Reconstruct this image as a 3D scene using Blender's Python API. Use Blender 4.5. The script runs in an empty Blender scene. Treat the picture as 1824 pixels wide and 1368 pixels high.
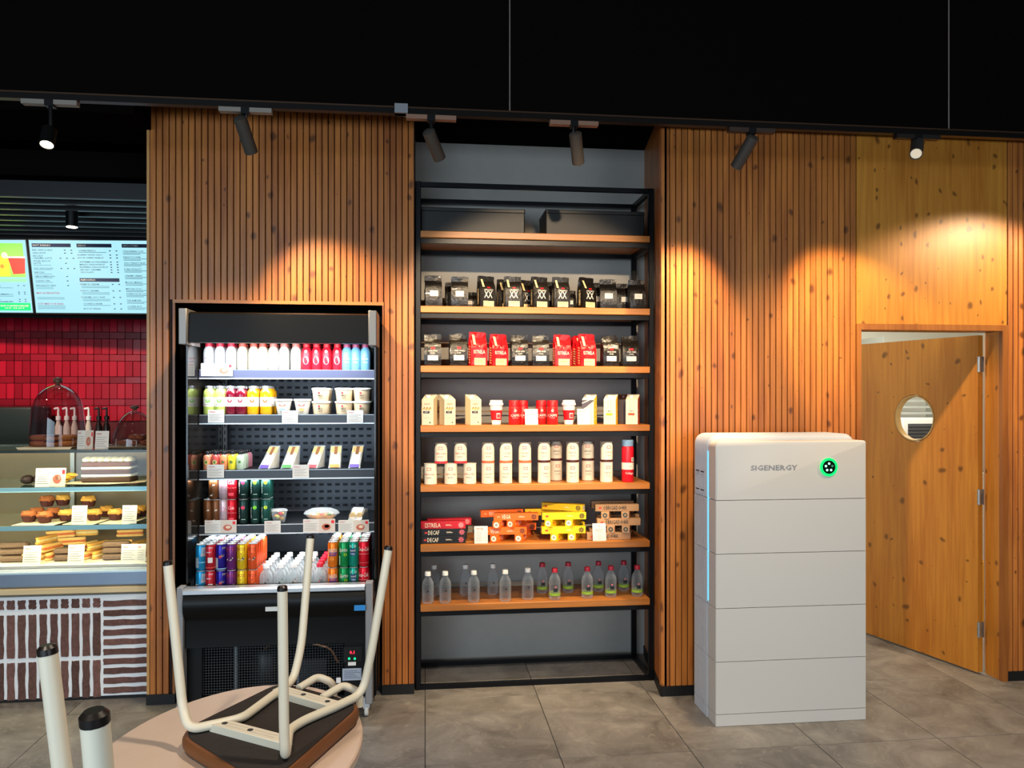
import bpy, bmesh, math, random
from mathutils import Vector, Matrix
random.seed(7)
PI = math.pi
sc = bpy.context.scene
COL = sc.collection

# ------------------------------------------------------------------ camera, light, exposure
FPX, PSI, HZ, CU = 1380.0, math.radians(6.4), 705.0, 912.0
CAMZ = 1.64
cd = bpy.data.cameras.new('camera'); cam = bpy.data.objects.new('camera', cd); COL.objects.link(cam)
cam.location = (0, 0, CAMZ); cam.rotation_euler = (PI/2, 0, -PSI)
cd.sensor_width = 36; cd.lens = FPX/1824*36; cd.shift_y = (HZ-684)/1824; cd.clip_start = .05
sc.camera = cam
sc.view_settings.view_transform = 'Standard'; sc.view_settings.look = 'None'
sc.view_settings.gamma = 1; sc.view_settings.use_curve_mapping = False
sc.view_settings.exposure = 0.0
w = bpy.data.worlds.new('world'); sc.world = w; w.use_nodes = True
w.node_tree.nodes['Background'].inputs[0].default_value = (.75, .85, 1, 1)
w.node_tree.nodes['Background'].inputs[1].default_value = .12
sc.cycles.max_bounces = 8; sc.cycles.transparent_max_bounces = 12
sc.cycles.caustics_reflective = False; sc.cycles.caustics_refractive = False
sc.cycles.sample_clamp_indirect = 6

def aim(o, loc, tgt):
    o.location = loc
    o.rotation_euler = (Vector(tgt)-Vector(loc)).to_track_quat('-Z', 'Y').to_euler()
def area(name, loc, tgt, sx, sy, power, col, spread=PI):
    l = bpy.data.lights.new(name, 'AREA'); l.shape = 'RECTANGLE'; l.size = sx; l.size_y = sy
    l.energy = power; l.color = col; l.spread = spread
    o = bpy.data.objects.new(name, l); COL.objects.link(o); aim(o, loc, tgt); return o
def spot(name, loc, tgt, power, col, ang, blend=.6, r=.03):
    l = bpy.data.lights.new(name, 'SPOT'); l.energy = power; l.color = col
    l.spot_size = math.radians(ang); l.spot_blend = blend; l.shadow_soft_size = r
    o = bpy.data.objects.new(name, l); COL.objects.link(o); aim(o, loc, tgt); return o
WARM = (1, .74, .45)
DAY = (.66, .84, 1)
area('window_daylight', (-2.6, -3.2, 1.7), (.6, 4, 1.0), 4.6, 2.4, 250, DAY)
area('window_daylight', (3.4, -3.4, 1.7), (1.2, 4, 1.1), 2.6, 2.2, 90, (.85, .93, 1))
area('fridge_light_strip', (-.735, 4.045, 1.892), (-.735, 4.30, 1.0), .86, .035, 9.5, (.93, .97, 1))
for z_, p_ in ((1.774, 1.7), (1.536, 2.0), (1.244, 2.2), (.955, 3.4)):
    area('fridge_light_strip', (-.735, 4.232, z_-.052), (-.735, 4.34, z_-.40), .84, .012, p_, (.93, .97, 1))
area('storeroom_light', (3.4, 5.7, 2.7), (3.3, 5.6, 0), 1.8, 1.8, 75, (1, .96, .84))
spot('tile_wall_fill', (-3.1, 4.35, 2.75), (-2.6, 6.3, 1.55), 190, (1, .84, .68), 70, .6, .05)  # added spot out of view, brightens the red tiled wall
area('case_light', (-2.30, 4.445, 1.325), (-2.30, 4.62, .9), 1.5, .03, 7.5, (1, .82, .55))
area('case_light', (-2.30, 4.445, 1.100), (-2.30, 4.62, .8), 1.5, .03, 6, (1, .78, .45))
area('case_light', (-2.30, 4.435, .885), (-2.30, 4.60, .6), 1.5, .03, 6, (1, .78, .45))
spot('ceiling_spotlight', (.70, .2, 3.3), (.64, 4.6, 1.72), 900, (1, .76, .50), 25, .25, .05)
spot('warm_fill_spot', (.9, 1.5, 3.9), (.3, 2.3, 0), 260, (1, .82, .62), 100, .8, .08)  # added warm fill from overhead for table and chairs, no fitting modelled
spot('warm_fill_spot', (-1.2, .3, 3.9), (-1.0, 1.6, 0), 170, (1, .82, .62), 90, .8, .08)  # second added fill, nearer the viewer

# ------------------------------------------------------------------ photograph frame -> world
sP, cP = math.sin(PSI), math.cos(PSI)
def ray(u, v):
    a = (u-CU)/FPX
    return Vector((sP+cP*a, cP-sP*a, (HZ-v)/FPX))
def onY(u, v, Y):
    d = ray(u, v); return Vector((0, 0, CAMZ))+d*(Y/d.y)
def onZ(u, v, z):
    d = ray(u, v); return Vector((0, 0, CAMZ))+d*((z-CAMZ)/d.z)
def atT(u, v, t): return Vector((0, 0, CAMZ))+ray(u, v)*t
def XY(u, Y): return onY(u, HZ, Y).x
def ZY(u, v, Y): return onY(u, v, Y).z

# ------------------------------------------------------------------ materials
def lin(h):
    if isinstance(h, tuple): return h
    c = [int(h[i:i+2], 16)/255 for i in (0, 2, 4)]
    return tuple(x/12.92 if x <= .04045 else ((x+.055)/1.055)**2.4 for x in c)
MC = {}
def mat(hexc, rough=.5, metal=0, emit=0, bump=0, trans=0, alpha=1, coat=0, ior=1.45, var=0, noise=0):
    key = (hexc, rough, metal, emit, bump, trans, alpha, coat, ior, var, noise)
    if key in MC: return MC[key]
    m = bpy.data.materials.new('surface'); m.use_nodes = True
    nt = m.node_tree; b = nt.nodes['Principled BSDF']; c = lin(hexc)
    b.inputs['Base Color'].default_value = (*c, 1)
    b.inputs['Roughness'].default_value = rough; b.inputs['Metallic'].default_value = metal
    b.inputs['IOR'].default_value = ior; b.inputs['Transmission Weight'].default_value = trans
    b.inputs['Alpha'].default_value = alpha; b.inputs['Coat Weight'].default_value = coat
    if emit:
        b.inputs['Emission Color'].default_value = (*c, 1); b.inputs['Emission Strength'].default_value = emit
    L = nt.links.new
    if noise or bump:
        g = nt.nodes.new('ShaderNodeNewGeometry')
        n = nt.nodes.new('ShaderNodeTexNoise'); n.inputs['Scale'].default_value = 60 if bump else 18
        n.inputs['Detail'].default_value = 5
        L(g.outputs['Position'], n.inputs['Vector'])
        if bump:
            bp = nt.nodes.new('ShaderNodeBump'); bp.inputs['Strength'].default_value = bump
            bp.inputs['Distance'].default_value = .004
            L(n.outputs['Fac'], bp.inputs['Height']); L(bp.outputs['Normal'], b.inputs['Normal'])
        if noise:
            mx = nt.nodes.new('ShaderNodeMix'); mx.data_type = 'RGBA'
            mx.inputs['A'].default_value = (*[x*(1-noise) for x in c], 1)
            mx.inputs['B'].default_value = (*[min(1, x*(1+noise)) for x in c], 1)
            L(n.outputs['Fac'], mx.inputs['Factor']); L(mx.outputs['Result'], b.inputs['Base Color'])
    if var:
        oi = nt.nodes.new('ShaderNodeObjectInfo'); hs = nt.nodes.new('ShaderNodeHueSaturation')
        mr = nt.nodes.new('ShaderNodeMapRange'); mr.inputs['To Min'].default_value = 1-var; mr.inputs['To Max'].default_value = 1+var
        L(oi.outputs['Random'], mr.inputs['Value']); L(mr.outputs['Result'], hs.inputs['Value'])
        src = b.inputs['Base Color'].links[0].from_socket if b.inputs['Base Color'].is_linked else None
        if src: L(src, hs.inputs['Color'])
        else: hs.inputs['Color'].default_value = (*c, 1)
        L(hs.outputs['Color'], b.inputs['Base Color'])
    MC[key] = m; return m

def wood(c1, c2, knotc, rough=.38, knots=1.0, var=.10, axis='z', gs=1.0, kd=1.0):
    """knotty spruce: grain stretched along one axis, dark knots in scattered cells"""
    key = ('wood', c1, c2, knotc, rough, knots, var, axis, gs, kd)
    if key in MC: return MC[key]
    m = bpy.data.materials.new('timber'); m.use_nodes = True
    nt = m.node_tree; L = nt.links.new; N = nt.nodes.new; b = nt.nodes['Principled BSDF']
    g = N('ShaderNodeNewGeometry')
    def mapped(s):
        q = N('ShaderNodeMapping'); q.inputs['Scale'].default_value = s; L(g.outputs['Position'], q.inputs['Vector']); return q
    s1 = {'z': (45, 45, 2.2), 'x': (2.2, 45, 45)}[axis]; s1 = tuple(x*gs for x in s1)
    n1 = N('ShaderNodeTexNoise'); n1.inputs['Scale'].default_value = 1; n1.inputs['Detail'].default_value = 5
    n1.inputs['Distortion'].default_value = .6; L(mapped(s1).outputs[0], n1.inputs['Vector'])
    n2 = N('ShaderNodeTexNoise'); n2.inputs['Scale'].default_value = 1; n2.inputs['Detail'].default_value = 3
    s2 = {'z': (6, 6, 1.1), 'x': (1.1, 6, 6)}[axis]; L(mapped(s2).outputs[0], n2.inputs['Vector'])
    ad = N('ShaderNodeMath'); ad.operation = 'MULTIPLY_ADD'; ad.inputs[1].default_value = .55
    L(n1.outputs['Fac'], ad.inputs[0]); 
    m2 = N('ShaderNodeMath'); m2.operation = 'MULTIPLY'; m2.inputs[1].default_value = .45
    L(n2.outputs['Fac'], m2.inputs[0]); L(m2.outputs[0], ad.inputs[2])
    cr = N('ShaderNodeValToRGB'); cr.color_ramp.elements[0].position = .38; cr.color_ramp.elements[1].position = .62
    cr.color_ramp.elements[0].color = (*lin(c2), 1); cr.color_ramp.elements[1].color = (*lin(c1), 1)
    L(ad.outputs[0], cr.inputs[0])
    col = cr.outputs[0]
    if knots:
        # knot cells
        ns = N('ShaderNodeTexNoise'); ns.inputs['Scale'].default_value = 9
        L(g.outputs['Position'], ns.inputs['Vector'])
        mx0 = N('ShaderNodeMix'); mx0.data_type = 'VECTOR'; mx0.inputs['Factor'].default_value = .045
        L(g.outputs['Position'], mx0.inputs['A']); L(ns.outputs['Color'], mx0.inputs['B'])
        sx_ = N('ShaderNodeSeparateXYZ'); L(mx0.outputs['Result'], sx_.inputs[0])
        xy_ = N('ShaderNodeMath'); xy_.operation = 'MULTIPLY_ADD'; xy_.inputs[1].default_value = .9; L(sx_.outputs[1], xy_.inputs[0]); L(sx_.outputs[0], xy_.inputs[2])
        cb_ = N('ShaderNodeCombineXYZ'); L(xy_.outputs[0], cb_.inputs[0]); L(sx_.outputs[2], cb_.inputs[1])
        q = N('ShaderNodeMapping'); q.inputs['Scale'].default_value = (8.5*kd, 5.6*kd, 1); L(cb_.outputs[0], q.inputs['Vector'])
        v = N('ShaderNodeTexVoronoi'); v.inputs['Scale'].default_value = 1; v.voronoi_dimensions = '2D'; L(q.outputs[0], v.inputs['Vector'])
        sep = N('ShaderNodeSeparateColor'); L(v.outputs['Color'], sep.inputs[0])
        rad = N('ShaderNodeMapRange'); rad.inputs['From Min'].default_value = .45; rad.inputs['From Max'].default_value = 1
        rad.inputs['To Min'].default_value = .015; rad.inputs['To Max'].default_value = .105*knots
        L(sep.outputs[0], rad.inputs['Value'])
        dv = N('ShaderNodeMath'); dv.operation = 'DIVIDE'; L(v.outputs['Distance'], dv.inputs[0]); L(rad.outputs[0], dv.inputs[1])
        kr = N('ShaderNodeMapRange'); kr.inputs['From Min'].default_value = .6; kr.inputs['From Max'].default_value = 1.6
        kr.inputs['To Min'].default_value = .72; kr.inputs['To Max'].default_value = 0
        L(dv.outputs[0], kr.inputs['Value'])
        mk = N('ShaderNodeMix'); mk.data_type = 'RGBA'; L(kr.outputs[0], mk.inputs['Factor']); L(col, mk.inputs['A'])
        mk.inputs['B'].default_value = (*lin(knotc), 1); col = mk.outputs['Result']
    oi = N('ShaderNodeObjectInfo'); hs = N('ShaderNodeHueSaturation')
    mr = N('ShaderNodeMapRange'); mr.inputs['To Min'].default_value = 1-var; mr.inputs['To Max'].default_value = 1+var
    L(oi.outputs['Random'], mr.inputs['Value']); L(mr.outputs['Result'], hs.inputs['Value']); L(col, hs.inputs['Color'])
    L(hs.outputs['Color'], b.inputs['Base Color'])
    b.inputs['Roughness'].default_value = rough
    bp = N('ShaderNodeBump'); bp.inputs['Strength'].default_value = .12; bp.inputs['Distance'].default_value = .002
    L(n1.outputs['Fac'], bp.inputs['Height']); L(bp.outputs['Normal'], b.inputs['Normal'])
    MC[key] = m; return m
SLATW = wood('C87C36', 'A05A26', '3E1C0C', knots=1.25, var=.13, kd=1.15)
PLYW = wood('D38E34', 'B97224', '4A260E', knots=1.35, var=.02, kd=1.55)
TRIMW = wood('A8682C', '8E5020', '5A2A10', knots=0, var=.05)
BOARDW = wood('C07A36', 'A56428', '6A3A16', rough=.42, knots=0, var=.05, axis='x')

def floor_mat():
    m = bpy.data.materials.new('stone_tile'); m.use_nodes = True
    nt = m.node_tree; L = nt.links.new; N = nt.nodes.new; b = nt.nodes['Principled BSDF']
    g = N('ShaderNodeNewGeometry'); oi = N('ShaderNodeObjectInfo')
    va = N('ShaderNodeVectorMath'); va.operation = 'MULTIPLY_ADD'
    L(oi.outputs['Random'], va.inputs[0]); va.inputs[1].default_value = (30, 17, 0); L(g.outputs['Position'], va.inputs[2])
    n1 = N('ShaderNodeTexNoise'); n1.inputs['Scale'].default_value = 3.5; n1.inputs['Detail'].default_value = 8
    n1.inputs['Roughness'].default_value = .65; n1.inputs['Distortion'].default_value = .8
    L(va.outputs[0], n1.inputs['Vector'])
    cr = N('ShaderNodeValToRGB'); e = cr.color_ramp.elements
    e[0].position = .32; e[0].color = (*lin('625F5B'), 1); e[1].position = .7; e[1].color = (*lin('96938E'), 1)
    L(n1.outputs['Fac'], cr.inputs[0])
    n2 = N('ShaderNodeTexNoise'); n2.inputs['Scale'].default_value = 14; n2.inputs['Detail'].default_value = 6
    n2.inputs['Distortion'].default_value = 2.2; L(va.outputs[0], n2.inputs['Vector'])
    vr = N('ShaderNodeMapRange'); vr.inputs['From Min'].default_value = .58; vr.inputs['From Max'].default_value = .66
    vr.inputs['To Max'].default_value = .35
    L(n2.outputs['Fac'], vr.inputs['Value'])
    mk = N('ShaderNodeMix'); mk.data_type = 'RGBA'; L(vr.outputs[0], mk.inputs['Factor']); L(cr.outputs[0], mk.inputs['A'])
    mk.inputs['B'].default_value = (*lin('A39E93'), 1)
    L(mk.outputs['Result'], b.inputs['Base Color']); b.inputs['Roughness'].default_value = .42
    return m

def glass_mat(name, lo, hi, tint='F4FAFA', rough=.02):
    # clear pane: mostly see-through, mirror-like towards grazing angles
    m = bpy.data.materials.new(name); m.use_nodes = True; nt = m.node_tree; N = nt.nodes.new; L = nt.links.new
    for n_ in list(nt.nodes):
        if n_.type == 'BSDF_PRINCIPLED': nt.nodes.remove(n_)
    out = [n_ for n_ in nt.nodes if n_.type == 'OUTPUT_MATERIAL'][0]
    tr = N('ShaderNodeBsdfTransparent'); tr.inputs[0].default_value = (*lin(tint), 1)
    gl = N('ShaderNodeBsdfGlossy'); gl.inputs['Roughness'].default_value = rough
    lw = N('ShaderNodeLayerWeight'); lw.inputs['Blend'].default_value = .35
    mr = N('ShaderNodeMapRange'); mr.inputs['To Min'].default_value = lo; mr.inputs['To Max'].default_value = hi
    mx = N('ShaderNodeMixShader'); L(lw.outputs['Facing'], mr.inputs['Value']); L(mr.outputs['Result'], mx.inputs[0])
    L(tr.outputs[0], mx.inputs[1]); L(gl.outputs[0], mx.inputs[2]); L(mx.outputs[0], out.inputs['Surface']); return m
BLK = mat('0B0B0C', .55); BLKM = mat('111113', .38, .3); BLACKC = mat('0A0A0A', .9)
WHT = mat('F2F0EC', .5); SILV = mat('D8DADC', .28, .9); STEEL = mat('A9ABAC', .38, .8)
GREYP = mat('8E8E90', .5, .2)
GLASSTHIN = mat('FFFFFF', .03, alpha=.10)
GLASSDARK = mat('6B5A40', .06, alpha=.55)

# ------------------------------------------------------------------ mesh builder
TXT = {}
def text_mesh(s):
    if s in TXT: return TXT[s]
    c = bpy.data.curves.new('lettering', 'FONT'); c.body = s; c.size = 1; c.resolution_u = 1
    c.align_x = 'CENTER'; c.align_y = 'CENTER'; c.offset = .012
    o = bpy.data.objects.new('lettering', c)
    me = bpy.data.meshes.new_from_object(o)
    vs = [(v.co.x, v.co.y) for v in me.vertices]; fs = [tuple(p.vertices) for p in me.polygons]
    bpy.data.objects.remove(o); bpy.data.curves.remove(c); bpy.data.meshes.remove(me)
    xs = [v[0] for v in vs] or [0]; ys = [v[1] for v in vs] or [0]
    cx, cy = (min(xs)+max(xs))/2, (min(ys)+max(ys))/2
    vs = [(x-cx, y-cy) for x, y in vs]
    TXT[s] = (vs, fs, max(xs)-min(xs), max(ys)-min(ys)); return TXT[s]

class MB:
    def __init__(s): s.v = []; s.f = []; s.mi = []; s.mats = []; s.sm = []
    def m(s, material):
        if material not in s.mats: s.mats.append(material)
        return s.mats.index(material)
    def add(s, vs, fs, material, smooth=False):
        o = len(s.v); s.v += [tuple(x) for x in vs]; k = s.m(material)
        for f in fs: s.f.append(tuple(i+o for i in f)); s.mi.append(k); s.sm.append(smooth)
        return s
    def box(s, x0, x1, y0, y1, z0, z1, material, M=None):
        vs = [(x, y, z) for z in (z0, z1) for y in (y0, y1) for x in (x0, x1)]
        if M is not None: vs = [M @ Vector(p) for p in vs]
        return s.add(vs, [(0, 2, 3, 1), (4, 5, 7, 6), (0, 1, 5, 4), (2, 6, 7, 3), (0, 4, 6, 2), (1, 3, 7, 5)], material)
    def rbox(s, x0, x1, y0, y1, z0, z1, r, material, M=None, seg=2, axis='z'):
        """box with rounded edges parallel to one axis and small chamfers on the others"""
        A = {'z': (0, 1, 2), 'y': (0, 2, 1), 'x': (1, 2, 0)}[axis]
        lo = (x0, y0, z0); hi = (x1, y1, z1)
        a0, a1 = lo[A[0]], hi[A[0]]; b0, b1 = lo[A[1]], hi[A[1]]; c0, c1 = lo[A[2]], hi[A[2]]
        ch = min(r*.5, (c1-c0)*.3)
        rings = []
        for (cc, ins) in ((c0, ch), (c0+ch, 0), (c1-ch, 0), (c1, ch)):
            ring = []
            for (ca, cb, st) in ((a1-r, b1-r, 0), (a0+r, b1-r, 1), (a0+r, b0+r, 2), (a1-r, b0+r, 3)):
                for k in range(seg+1):
                    an = (st+k/seg)*PI/2; rr = r-ins
                    p = [0, 0, 0]; p[A[0]] = ca+rr*math.cos(an); p[A[1]] = cb+rr*math.sin(an); p[A[2]] = cc
                    ring.append(Vector(p) if M is None else M @ Vector(p))
            rings.append(ring)
        return s.loft(rings, material, smooth=True)
    def loft(s, rings, material, smooth=True, caps=True, closed=True):
        n = len(rings[0]); vs = [p for r in rings for p in r]; fs = []
        for i in range(len(rings)-1):
            for j in range(n if closed else n-1):
                k = (j+1) % n; fs.append((i*n+j, i*n+k, (i+1)*n+k, (i+1)*n+j))
        if caps: fs.append(tuple(range(n))[::-1]); fs.append(tuple((len(rings)-1)*n+j for j in range(n)))
        return s.add(vs, fs, material, smooth)
    def lathe(s, prof, material, c=(0, 0, 0), seg=20, caps=True, sx=1, sy=1, M=None):
        rings = []
        for r, z in prof:
            ring = [Vector((c[0]+r*sx*math.cos(2*PI*k/seg), c[1]+r*sy*math.sin(2*PI*k/seg), c[2]+z)) for k in range(seg)]
            if M is not None: ring = [M @ p for p in ring]
            rings.append(ring)
        return s.loft(rings, material, True, caps)
    def tube(s, pts, r, material, seg=10, caps=True, fil=0, fseg=5):
        pts = [Vector(p) for p in pts]
        if fil:
            q = [pts[0]]
            for i in range(1, len(pts)-1):
                a, b, c = pts[i-1], pts[i], pts[i+1]
                d = min(fil, (a-b).length*.45, (c-b).length*.45)
                p0 = b+(a-b).normalized()*d; p1 = b+(c-b).normalized()*d
                for k in range(fseg+1):
                    t = k/fseg; q.append(p0*(1-t)**2+b*2*t*(1-t)+p1*t*t)
            q.append(pts[-1]); pts = q
        up = Vector((0, 0, 1)); rings = []; prev = None
        for i, p in enumerate(pts):
            d = (pts[min(i+1, len(pts)-1)]-pts[max(i-1, 0)]).normalized()
            if prev is None:
                a = d.orthogonal().normalized()
            else:
                a = (prev-d*prev.dot(d)).normalized()
            prev = a; b = d.cross(a)
            rr = r[i] if isinstance(r, (list, tuple)) else r
            rings.append([p+a*rr*math.cos(2*PI*k/seg)+b*rr*math.sin(2*PI*k/seg) for k in range(seg)])
        return s.loft(rings, material, True, caps)
    def prism(s, poly, y0, y1, material, plane='xz', smooth=False):
        """polygon in one plane, extruded along the third axis"""
        def P(a, b, c): return {'xz': (a, c, b), 'xy': (a, b, c), 'yz': (c, a, b)}[plane]
        n = len(poly); vs = [P(a, b, y0) for a, b in poly]+[P(a, b, y1) for a, b in poly]
        fs = [tuple(range(n)), tuple(range(2*n-1, n-1, -1))]+[(i, (i+1) % n, n+(i+1) % n, n+i) for i in range(n)]
        return s.add(vs, fs, material, smooth)
    def text(s, t, f, material, h=None, w_=None, cx=0, cy=0, slant=0):
        vs, fs, tw, th = text_mesh(t)
        if not vs: return s
        ky = (h/th) if h else None; kx = (w_/tw) if w_ else None
        if kx is None: kx = ky
        if ky is None: ky = kx
        return s.add([f(cx+(x+slant*y)*kx, cy+y*ky) for x, y in vs], fs, material)
    def quad(s, f, x0, x1, y0, y1, material, n=1, dx=0):
        """flat patch mapped through f; dx shifts its top edge sideways"""
        vs = []
        for i in range(n+1):
            a = x0+(x1-x0)*i/n; vs += [f(a, y0), f(a+dx, y1)]
        return s.add(vs, [(2*i, 2*i+2, 2*i+3, 2*i+1) for i in range(n)], material, n > 1)
    def disc(s, f, cx, cy, r, material, n=14, ry=None, r0=0):
        ry = ry or r
        if r0:
            vs = [f(cx+q*math.cos(2*PI*k/n), cy+q*ry/r*math.sin(2*PI*k/n)) for k in range(n) for q in (r0, r)]
            return s.add(vs, [(2*k, 2*k+1, (2*k+3) % (2*n), (2*k+2) % (2*n)) for k in range(n)], material)
        return s.add([f(cx+r*math.cos(2*PI*k/n), cy+ry*math.sin(2*PI*k/n)) for k in range(n)], [tuple(range(n))], material)
    def blob(s, c, rx, ry, rz, material, jit=.12, seg=10, rings=6, seed=0, M=None):
        rnd = random.Random(seed); R = []
        for i in range(rings+1):
            th = PI*(i+.02)/(rings+.04)-PI/2; ring = []
            for k in range(seg):
                j = 1+rnd.uniform(-jit, jit) if 0 < i < rings else 1
                p = Vector((c[0]+rx*j*math.cos(th)*math.cos(2*PI*k/seg), c[1]+ry*j*math.cos(th)*math.sin(2*PI*k/seg), c[2]+rz*j*math.sin(th)))
                ring.append(p if M is None else M @ p)
            R.append(ring)
        return s.loft(R, material, True)
    def mesh(s, name, recalc=True):
        me = bpy.data.meshes.new(name); me.from_pydata(s.v, [], s.f)
        for m_ in s.mats: me.materials.append(m_)
        me.polygons.foreach_set('material_index', s.mi); me.polygons.foreach_set('use_smooth', s.sm)
        if recalc:
            bm = bmesh.new(); bm.from_mesh(me); bmesh.ops.recalc_face_normals(bm, faces=bm.faces); bm.to_mesh(me); bm.free()
        if any(s.sm): me.set_sharp_from_angle(angle=math.radians(38))
        me.update(); return me
    def build(s, name, parent=None, loc=None, rz=0, kind=None, recalc=True, **kw):
        o = bpy.data.objects.new(name, s.mesh(name, recalc)); COL.objects.link(o)
        if parent is not None: o.parent = parent
        if loc is not None: o.location = loc
        if rz: o.rotation_euler.z = rz
        if kind: o['kind'] = kind
        for k, v in kw.items(): o[k] = v
        return o

LABELS = {}
def tag(o, label, cat, group=None):
    o['label'] = label; o['category'] = cat
    if group: o['group'] = group
    LABELS.setdefault(label, []).append(o.name)
    return o
def empty(name, loc, label, cat, group=None, rz=0):
    o = bpy.data.objects.new(name, None); COL.objects.link(o); o.location = loc; o.rotation_euler.z = rz
    o.empty_display_size = .1
    return tag(o, label, cat, group)
def copy_tree(o, parent=None):
    c = o.copy(); COL.objects.link(c)
    if parent is not None: c.parent = parent
    for ch in list(KIDS.get(o.name, [])): copy_tree(ch, c)
    return c
KIDS = {}
def kids(root):
    for ch in bpy.data.objects:
        if ch.parent: KIDS.setdefault(ch.parent.name, [])
def reg(o):          # remember the children of a prototype once it is complete
    KIDS[o.name] = [c for c in COL.objects if c.parent == o]
    for c in KIDS[o.name]: reg(c)
    return o
PROTO = {}
def place(key, builder, loc, label, cat, group=None, rz=0, rx=0, ry=0, scale=None):
    if key not in PROTO:
        o = builder(); reg(o); PROTO[key] = o
    else:
        o = copy_tree(PROTO[key])
    o.location = loc; o.rotation_euler = (rx, ry, rz)
    o.scale = scale if scale else (1, 1, 1)
    tag(o, label, cat, group); return o

ORD = ['front', 'second', 'third', 'fourth', 'fifth', 'sixth']
FLAT = lambda y=0: (lambda a, b: (a, y, b))
def WRAP(r, z=0): return lambda a, b: (r*math.sin(a/r), -r*math.cos(a/r), z+b)

# ================================================================== THE SETTING
YL, YR, YN, YRK = 4.30, 4.11, 4.80, 4.345       # left wood wall, right wood wall, niche back, rack front
XA = XY(262, YL); XB = XY(738, YL)              # left wood wall
XC = XY(1178, YR); XC2 = 1.385                  # right wood wall, niche side (front, back)
XD0, XD1 = XY(1525, YR), XY(1794, YR)           # door panel
XE = 4.35
TOPZ = 3.2
FASC = 3.09
# floor
fl = MB(); fl.box(-5.2, 5.6, -4, 7.6, -.06, -.012, mat('2E2B28', .8)); floor = fl.build('floor', kind='structure')
FM = floor_mat(); GX, GY = .61, .75
tile = None
for i in range(-8, 9):
    for j in range(-1, 6):
        x0 = i*GX; y0 = 4.21+(j-4)*GY
        if y0 < 0 or (y0 > 4.3 and x0 < 1.2 and not (x0 < -1.2)): pass
        if tile is None:
            t = MB(); t.rbox(.0015, GX-.0015, .0015, GY-.0015, -.012, 0, .002, FM, seg=1); tile = t.build('tile', floor)
            o = tile
        else: o = tile.copy(); COL.objects.link(o)
        o.location = (x0, y0, 0)
def struct(name, mb, **kw): return mb.build(name, kind='structure', **kw)

# black ceiling, high over the room, lower behind the fascia
CB = mat('100D0B', 1.0, ior=1.05)
c = MB(); c.box(-5.2, 5.6, -4, 4.0, 4.0, 4.06, CB); struct('ceiling', c)
c = MB(); c.box(-5.2, 5.6, 4.0, 4.06, FASC, 4.06, CB); struct('trim_1', c)
c = MB(); c.box(XA, 5.6, 4.06, 4.98, TOPZ, TOPZ+.05, CB); c.box(-5.2, XA+.02, 4.06, 7, 3.05, 3.3, CB); struct('ceiling_back', c)
# room behind the viewer
GRW = mat('6E6A66', .8)
c = MB(); c.box(-5.25, -5.2, -4, 7.6, 0, 4.06, GRW); struct('wall_left_side', c)
c = MB(); c.box(5.6, 5.65, -4, 7.6, 0, 4.06, GRW); struct('wall_right_side', c)
c = MB(); c.box(-5.2, 5.6, -4.06, -4, 0, .5, GRW); c.box(-5.2, 5.6, -4.06, -4, 3.0, 4.06, GRW)
for x in (-5.2, -.15, 5.3): c.box(x, x+.3, -4.06, -4, .5, 3.0, GRW)
struct('wall_back', c)

# --- left wood wall with the fridge recess
RX0, RX1 = XY(312, YL), XY(681, YL); RZ = 2.135
WB = mat('2A140A', .8)
wl = MB()
wl.box(XA, RX0, YL+.010, YL+.05, 0, TOPZ, WB); wl.box(RX1, XB, YL+.010, YL+.05, 0, TOPZ, WB)
wl.box(RX0, RX1, YL+.010, YL+.05, RZ, TOPZ, WB)
wl.box(XA, XA+.02, YL+.05, 4.98, 0, TOPZ, WB); wl.box(XB-.02, XB, YL+.05, YN, 0, TOPZ, WB)
wl.box(RX0-.03, RX0, YL+.05, 4.98, 0, RZ, BLK); wl.box(RX1, RX1+.03, YL+.05, 4.98, 0, RZ, BLK)
wl.box(RX0, RX1, YL+.05, 4.98, RZ, RZ+.03, BLK); wl.box(XA, XB, 4.93, 4.98, 0, TOPZ, BLK)
wall_l = struct('wall_left', wl)
def slats(wall, x0, x1, y, z0, z1, n, mtl=SLATW, name='slat', skip=None):
    p = (x1-x0)/n; g = .0048
    for i in range(n):
        a, b = x0+i*p+g/2, x0+(i+1)*p-g/2
        for (c0, c1) in (skip(a, b) if skip else [(z0, z1)]):
            m = MB(); h = .0018
            m.prism([(a, y+.010), (a, y+h), (a+h, y), (b-h, y), (b, y+h), (b, y+.010)], c0, c1, mtl, plane='xy')
            m.build(name, wall)
NL = round((XB-XA)/.0335)
slats(wall_l, XA+.012, XB, YL, .055, TOPZ, NL,
      skip=lambda a, b: [(RZ+.018, TOPZ)] if (a > RX0-.03 and b < RX1+.03) and not (b < RX0-.008 or a > RX1+.008) else [(.055, TOPZ)])
m = MB(); m.box(XA-.002, XA+.012, YL-.001, YL+.05, .055, TOPZ, wood('D8A565', 'BE8440', '5A2A10', knots=0)); m.build('end_strip', wall_l)
t = MB(); t.box(RX0-.012, RX0, YL-.004, YL+.08, .055, RZ, TRIMW); t.box(RX1, RX1+.008, YL-.004, YL+.08, .055, RZ, TRIMW)
t.box(RX0-.012, RX1+.008, YL-.004, YL+.08, RZ, RZ+.018, wood('D08A45', 'B26E30', '5A2A10', knots=0, axis='x')); struct('trim_2', t)
b_ = MB(); b_.box(XA-.004, RX0, YL-.006, YL+.012, 0, .055, BLK); b_.box(RX1, XB, YL-.006, YL+.012, 0, .055, BLK)
struct('baseboard_left', b_)

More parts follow.
